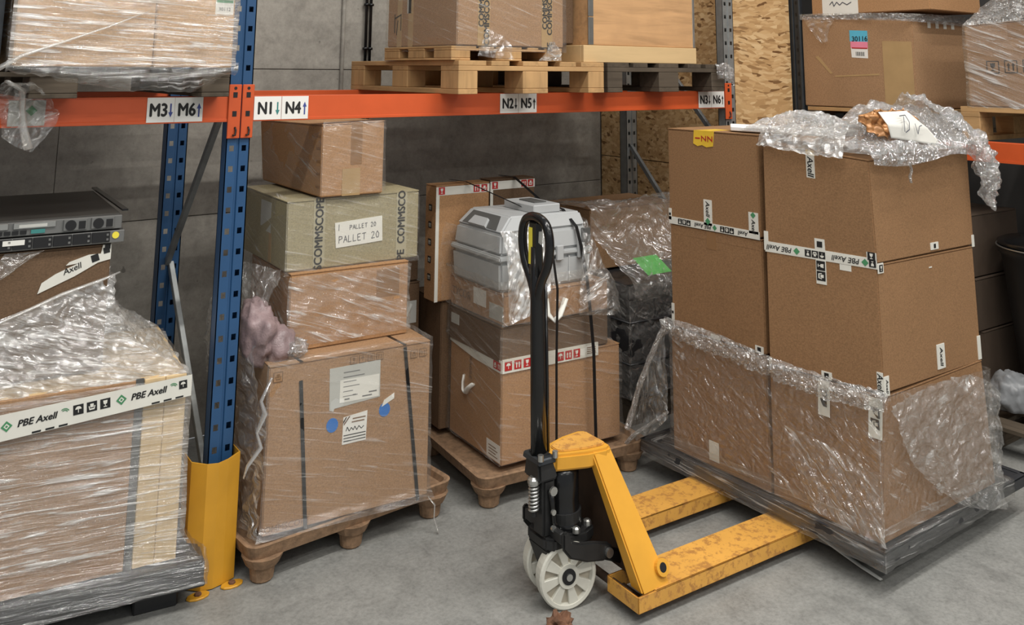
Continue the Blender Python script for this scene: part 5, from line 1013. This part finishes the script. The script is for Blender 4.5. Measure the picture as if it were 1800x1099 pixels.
# pale strip hanging below the pallet
g = G().tube([(1.83, -1.12, .088), (1.85, -1.16, .06), (1.865, -1.23, .035), (1.872, -1.31, .015), (1.868, -1.39, .006)], [.008, .010, .011, .011, .009], 8, flat=.4)
tag(g.build('plastic_strip', M['paper_grey'], smooth=True), 'pale bent plastic strip on the floor below the near corner of the truck pallet', 'strip')

# ================================================================ RIGHT-HAND RACK
GR = 'cargo on the right hand rack'
ru = thing('rack_upright', 'dark rack upright at the right edge of the chipboard wall', 'rack upright', (3.64, .1, 0), 'upright frames of the rack')
g = G(); g.box(3.612, 3.64, .085, .147, 0, 4.0); g.box(3.604, 3.612, .085, .100, 0, 4.0); g.box(3.604, 3.612, .132, .147, 0, 4.0); g.build('post', M['darksteel'], ru, .002)
for k in range(30): G().box(3.6105, 3.613, .106, .118, 1.3 + k * .075, 1.32 + k * .075).build('slot', M['ports'], ru)
rb = thing('rack_beam', 'orange beam at the right frame edge under the right hand pallets', 'beam', (3.64, -1.0, 1.312), 'orange beams of the rack')
G().box(3.62, 3.665, -3.2, .085, 1.312, 1.416).build('rail', M['orange'], rb, .003)
G().box(3.6175, 3.62, -3.2, .085, 1.312, 1.324).build('lip', M['orange'], rb)
TR = lambda x, y, z: (x, y, z)
def side_pallet(label, y0, y1, z, mats, h=.144, x0=3.615, d=.9):
    p = thing('wooden_pallet', label, 'pallet', (x0 + d / 2, (y0 + y1) / 2, z), 'wooden pallets on the racks'); L = y1 - y0; mx, my = M[mats[0]], M[mats[1]]; k = h / .144
    for i in range(5): x = x0 + i * (d - .12) / 4; G().box(x, x + .12, y0, y1, z + .122 * k, z + h).build('deck_board', my, p, .002)
    for y in (y0, (y0 + y1) / 2 - .05, y1 - .10):
        G().box(x0, x0 + d, y, y + .10, z + .10 * k, z + .122 * k).build('stringer_board', mx, p, .002); G().box(x0, x0 + d, y, y + .10, z, z + .022 * k).build('bottom_board', mx, p, .002)
        for x in (x0, x0 + d / 2 - .07, x0 + d - .14): G().box(x, x + .14, y, y + .10, z + .022 * k, z + .10 * k).build('block', mx, p, .003)
    return p
side_pallet('wooden pallet under the large carton with the colour sticker', -.68, .06, 1.4165, ('oldy', 'piney'))
side_pallet('wooden pallet under the wrapped carton at the right frame edge', -1.75, -.90, 1.4165, ('piney', 'piney'), .178)
f1 = Carton('carton', 'large carton with a blue and pink sticker on the right hand rack', (3.622, -.655), .60, .735, 0, 1.565, 2.085, M['cb2'], GR, dtop=[(0, 0, -.012), (0, 0, -.012), (0, 0, .034), (0, 0, .034)])
F = f1.left
st = poly_patch('sticker', F, [(.465, .555), (.61, .55), (.615, .86), (.455, .86)], M['label'], f1.root)
patch('colour_panel', F, .455, .735, .615, .86, M['cyan'], st, .002); patch('colour_panel', F, .46, .665, .613, .735, M['pink'], st, .002); text('30116', F, .545, .765, .042, M['ink'], st, bold=.015, off=.0032); patch('printed_line', F, .47, .655, .61, .668, M['inkred'], st, .0026)
for i in range(9): patch('barcode_bar', F, .505 + i * .009, .575, .505 + i * .009 + (.003, .005)[i % 2], .62, M['ink'], st, .0022)
patch('tape', F, .74, .02, .985, .75, M['tapeclear'], f1.root); poly_patch('torn_tape', F, [(.30, .33), (.70, .365), (.70, .385), (.30, .345)], M['tapeclear'], f1.root); poly_patch('torn_tape', F, [(.12, .55), (.15, .56), (.28, .37), (.26, .36)], M['tapeclear'], f1.root)
for i, k in enumerate(('glass', 'umbrella', 'hands', 'arrows')): icon(k, f1.front, .3 + .15 * i, .95, .035, M['paper'], M['tapew'], f1.root, outline=True)
f0 = Carton('carton', 'upper carton with a pinned note resting on the large stickered carton', (3.635, -.76), .58, .77, 0, 2.125, 2.5, M['cb3'], GR)
nt = patch('paper_note', f0.left, .10, -.01, .42, .5, M['paper'], f0.root)
strokes(f0.left, .26, .16, [[(-.07, 0), (-.05, .02), (-.04, -.01), (-.02, .015), (0, -.005), (.02, .012), (.05, -.005), (.08, .01)]], .005, M['ink_pen'], nt, off=.0026)
f2 = Carton('carton', 'film wrapped carton with fragile icons at the right frame edge', (3.622, -1.75), .7, .80, 0, 1.598, 2.03, M['cb2'], GR, dtop=[(0, 0, .05), (0, 0, .05), (0, 0, -.005), (0, 0, -.005)])
F = f2.left
for i, k in enumerate(('glass', 'arrows', 'umbrella', 'hands')): icon(k, F, .17 + .115 * i, .47, .066, M['ink'], M['cb2'], f2.root, outline=True)
patch('tape', F, .28, .80, .40, .98, M['tapebrown'], f2.root)
for i in range(5): patch('printed_line', F, .27 + .05 * i, .385, .30 + .05 * i, .40, M['inkgrey'], f2.root)
rr_ = lambda y0, y1, z0, z1: [V((3.612, y0, z0)), V((4.33, y0, z0)), V((4.33, y1, z1)), V((3.612, y1, z1))]
wrap('stretch_film', 'shiny film around the carton with fragile icons at the right edge', [rr_(-1.76, -.94, 1.59, 1.59), rr_(-1.76, -.94, 1.8, 1.8), rr_(-1.76, -.94, 2.07, 2.03)], M['film_d'], 100, 60, .005, 6, 81.0, .004, GF)
o = sheet('film_hood', [[(3.612, -.94, 2.03), (3.61, -1.2, 2.04), (3.61, -1.76, 2.06)], [(3.66, -.98, 2.09), (3.66, -1.2, 2.18), (3.66, -1.76, 2.3)], [(3.70, -1.05, 2.16), (3.72, -1.25, 2.32), (3.72, -1.76, 2.5)]], 50, 40, M['film_w'], None, .010, 7, False, None, 0, 83.0, .014, True)
tag(o, 'white gathered film rising above the carton with fragile icons', 'film', GF)
o = sheet('film_edge', [[(3.61, .08, 2.10), (3.605, -.3, 2.085), (3.605, -.66, 2.06), (4.2, -.67, 2.05)], [(3.605, .08, 2.135), (3.60, -.3, 2.125), (3.60, -.67, 2.105), (4.2, -.68, 2.11)]], 80, 8, M['film_w'], None, .008, 9, False, None, 0, 85.0, .01, True)
tag(o, 'bunched film edge along the top of the large stickered carton', 'film', GF)
o = sheet('hanging_film', [[(3.605, .05, 2.10), (3.603, -.05, 2.095), (3.603, -.17, 2.09)], [(3.60, .0, 2.03), (3.60, -.06, 2.03), (3.60, -.13, 2.03)], [(3.60, -.07, 1.95), (3.60, -.09, 1.95), (3.60, -.12, 1.96)]], 20, 20, M['film_c'], None, .004, 9, False, None, 0, 87.0, .01, True)
tag(o, 'triangular film scrap hanging on the large stickered carton', 'film', GF)
# below the right beam
side_pallet('old wooden pallet on the floor under the black bin', -1.9, -1.0, 0.0, ('old', 'oldy'), .135, 3.28, 1.2)
bi = thing('waste_bin', 'large black plastic bin at the right frame edge behind the truck load', 'bin', (3.87, -1.24, .137))
G().lathe((3.87, -1.24, .137), (0, 0, 1), [(0, .20), (.01, .215), (.40, .25), (.70, .275), (.715, .29), (.745, .29), (.748, .27), (.72, .262), (.3, .23), (.05, .2)], 40).build('body', M['blackplast'], bi, smooth=True)
G().lathe((3.87, -1.24, .887), (0, 0, 1), [(0, .285), (.02, .292), (.03, .27), (.05, .12)], 40).build('lid', M['black'], bi, smooth=True)
G().tube([(3.87 + .296 * math.cos(a), -1.24 + .296 * math.sin(a), .885) for a in [i * math.pi / 24 for i in range(48)]], .004, 6, True).build('rim_wire', M['steel'], bi, smooth=True)
dk = [(3.62, -.98, .30, .137, .44, 'lowest', 'shadedcb', 'pale torn'), (3.60, -.97, .28, .445, .70, 'middle', 'shadedcb', ''), (3.61, -.95, .30, .705, 1.02, 'upper', 'shadedcb', '')]
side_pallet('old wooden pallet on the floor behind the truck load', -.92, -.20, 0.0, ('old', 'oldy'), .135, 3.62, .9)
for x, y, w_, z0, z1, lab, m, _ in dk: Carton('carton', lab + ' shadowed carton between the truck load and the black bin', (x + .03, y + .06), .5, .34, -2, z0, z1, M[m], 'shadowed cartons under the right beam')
sa = thing('white_sack', 'grey white plastic sack on the old pallet beside the black bin', 'sack', (3.5, -1.12, .137))
crumple('sack', (3.48, -1.12, .225), (.10, .09, .11), M['sackgrey'], sa, .35, 1.6, 4, 31.0, None, True)
# floor scraps
lf_ = thing('cardboard_scrap', 'crumpled brown scrap on the floor in front of the white wheels', 'scrap', (.80, -.95, 0))
crumple('scrap', (.765, -.945, .022), (.045, .04, .036), M['scrap'], lf_, .8, 2.2, 3, 41.0, None, True, False)
sc2 = tag(G().hexa([V(p) for p in ((-.04, -.62, .002), (.0, -.63, .002), (.005, -.60, .002), (-.03, -.60, .002), (-.035, -.615, .018), (-.005, -.625, .022), (.0, -.605, .012), (-.025, -.605, .012))]).build('film_scrap', M['film_w']), 'small white film scrap on the floor below the fibre pallet', 'scrap')
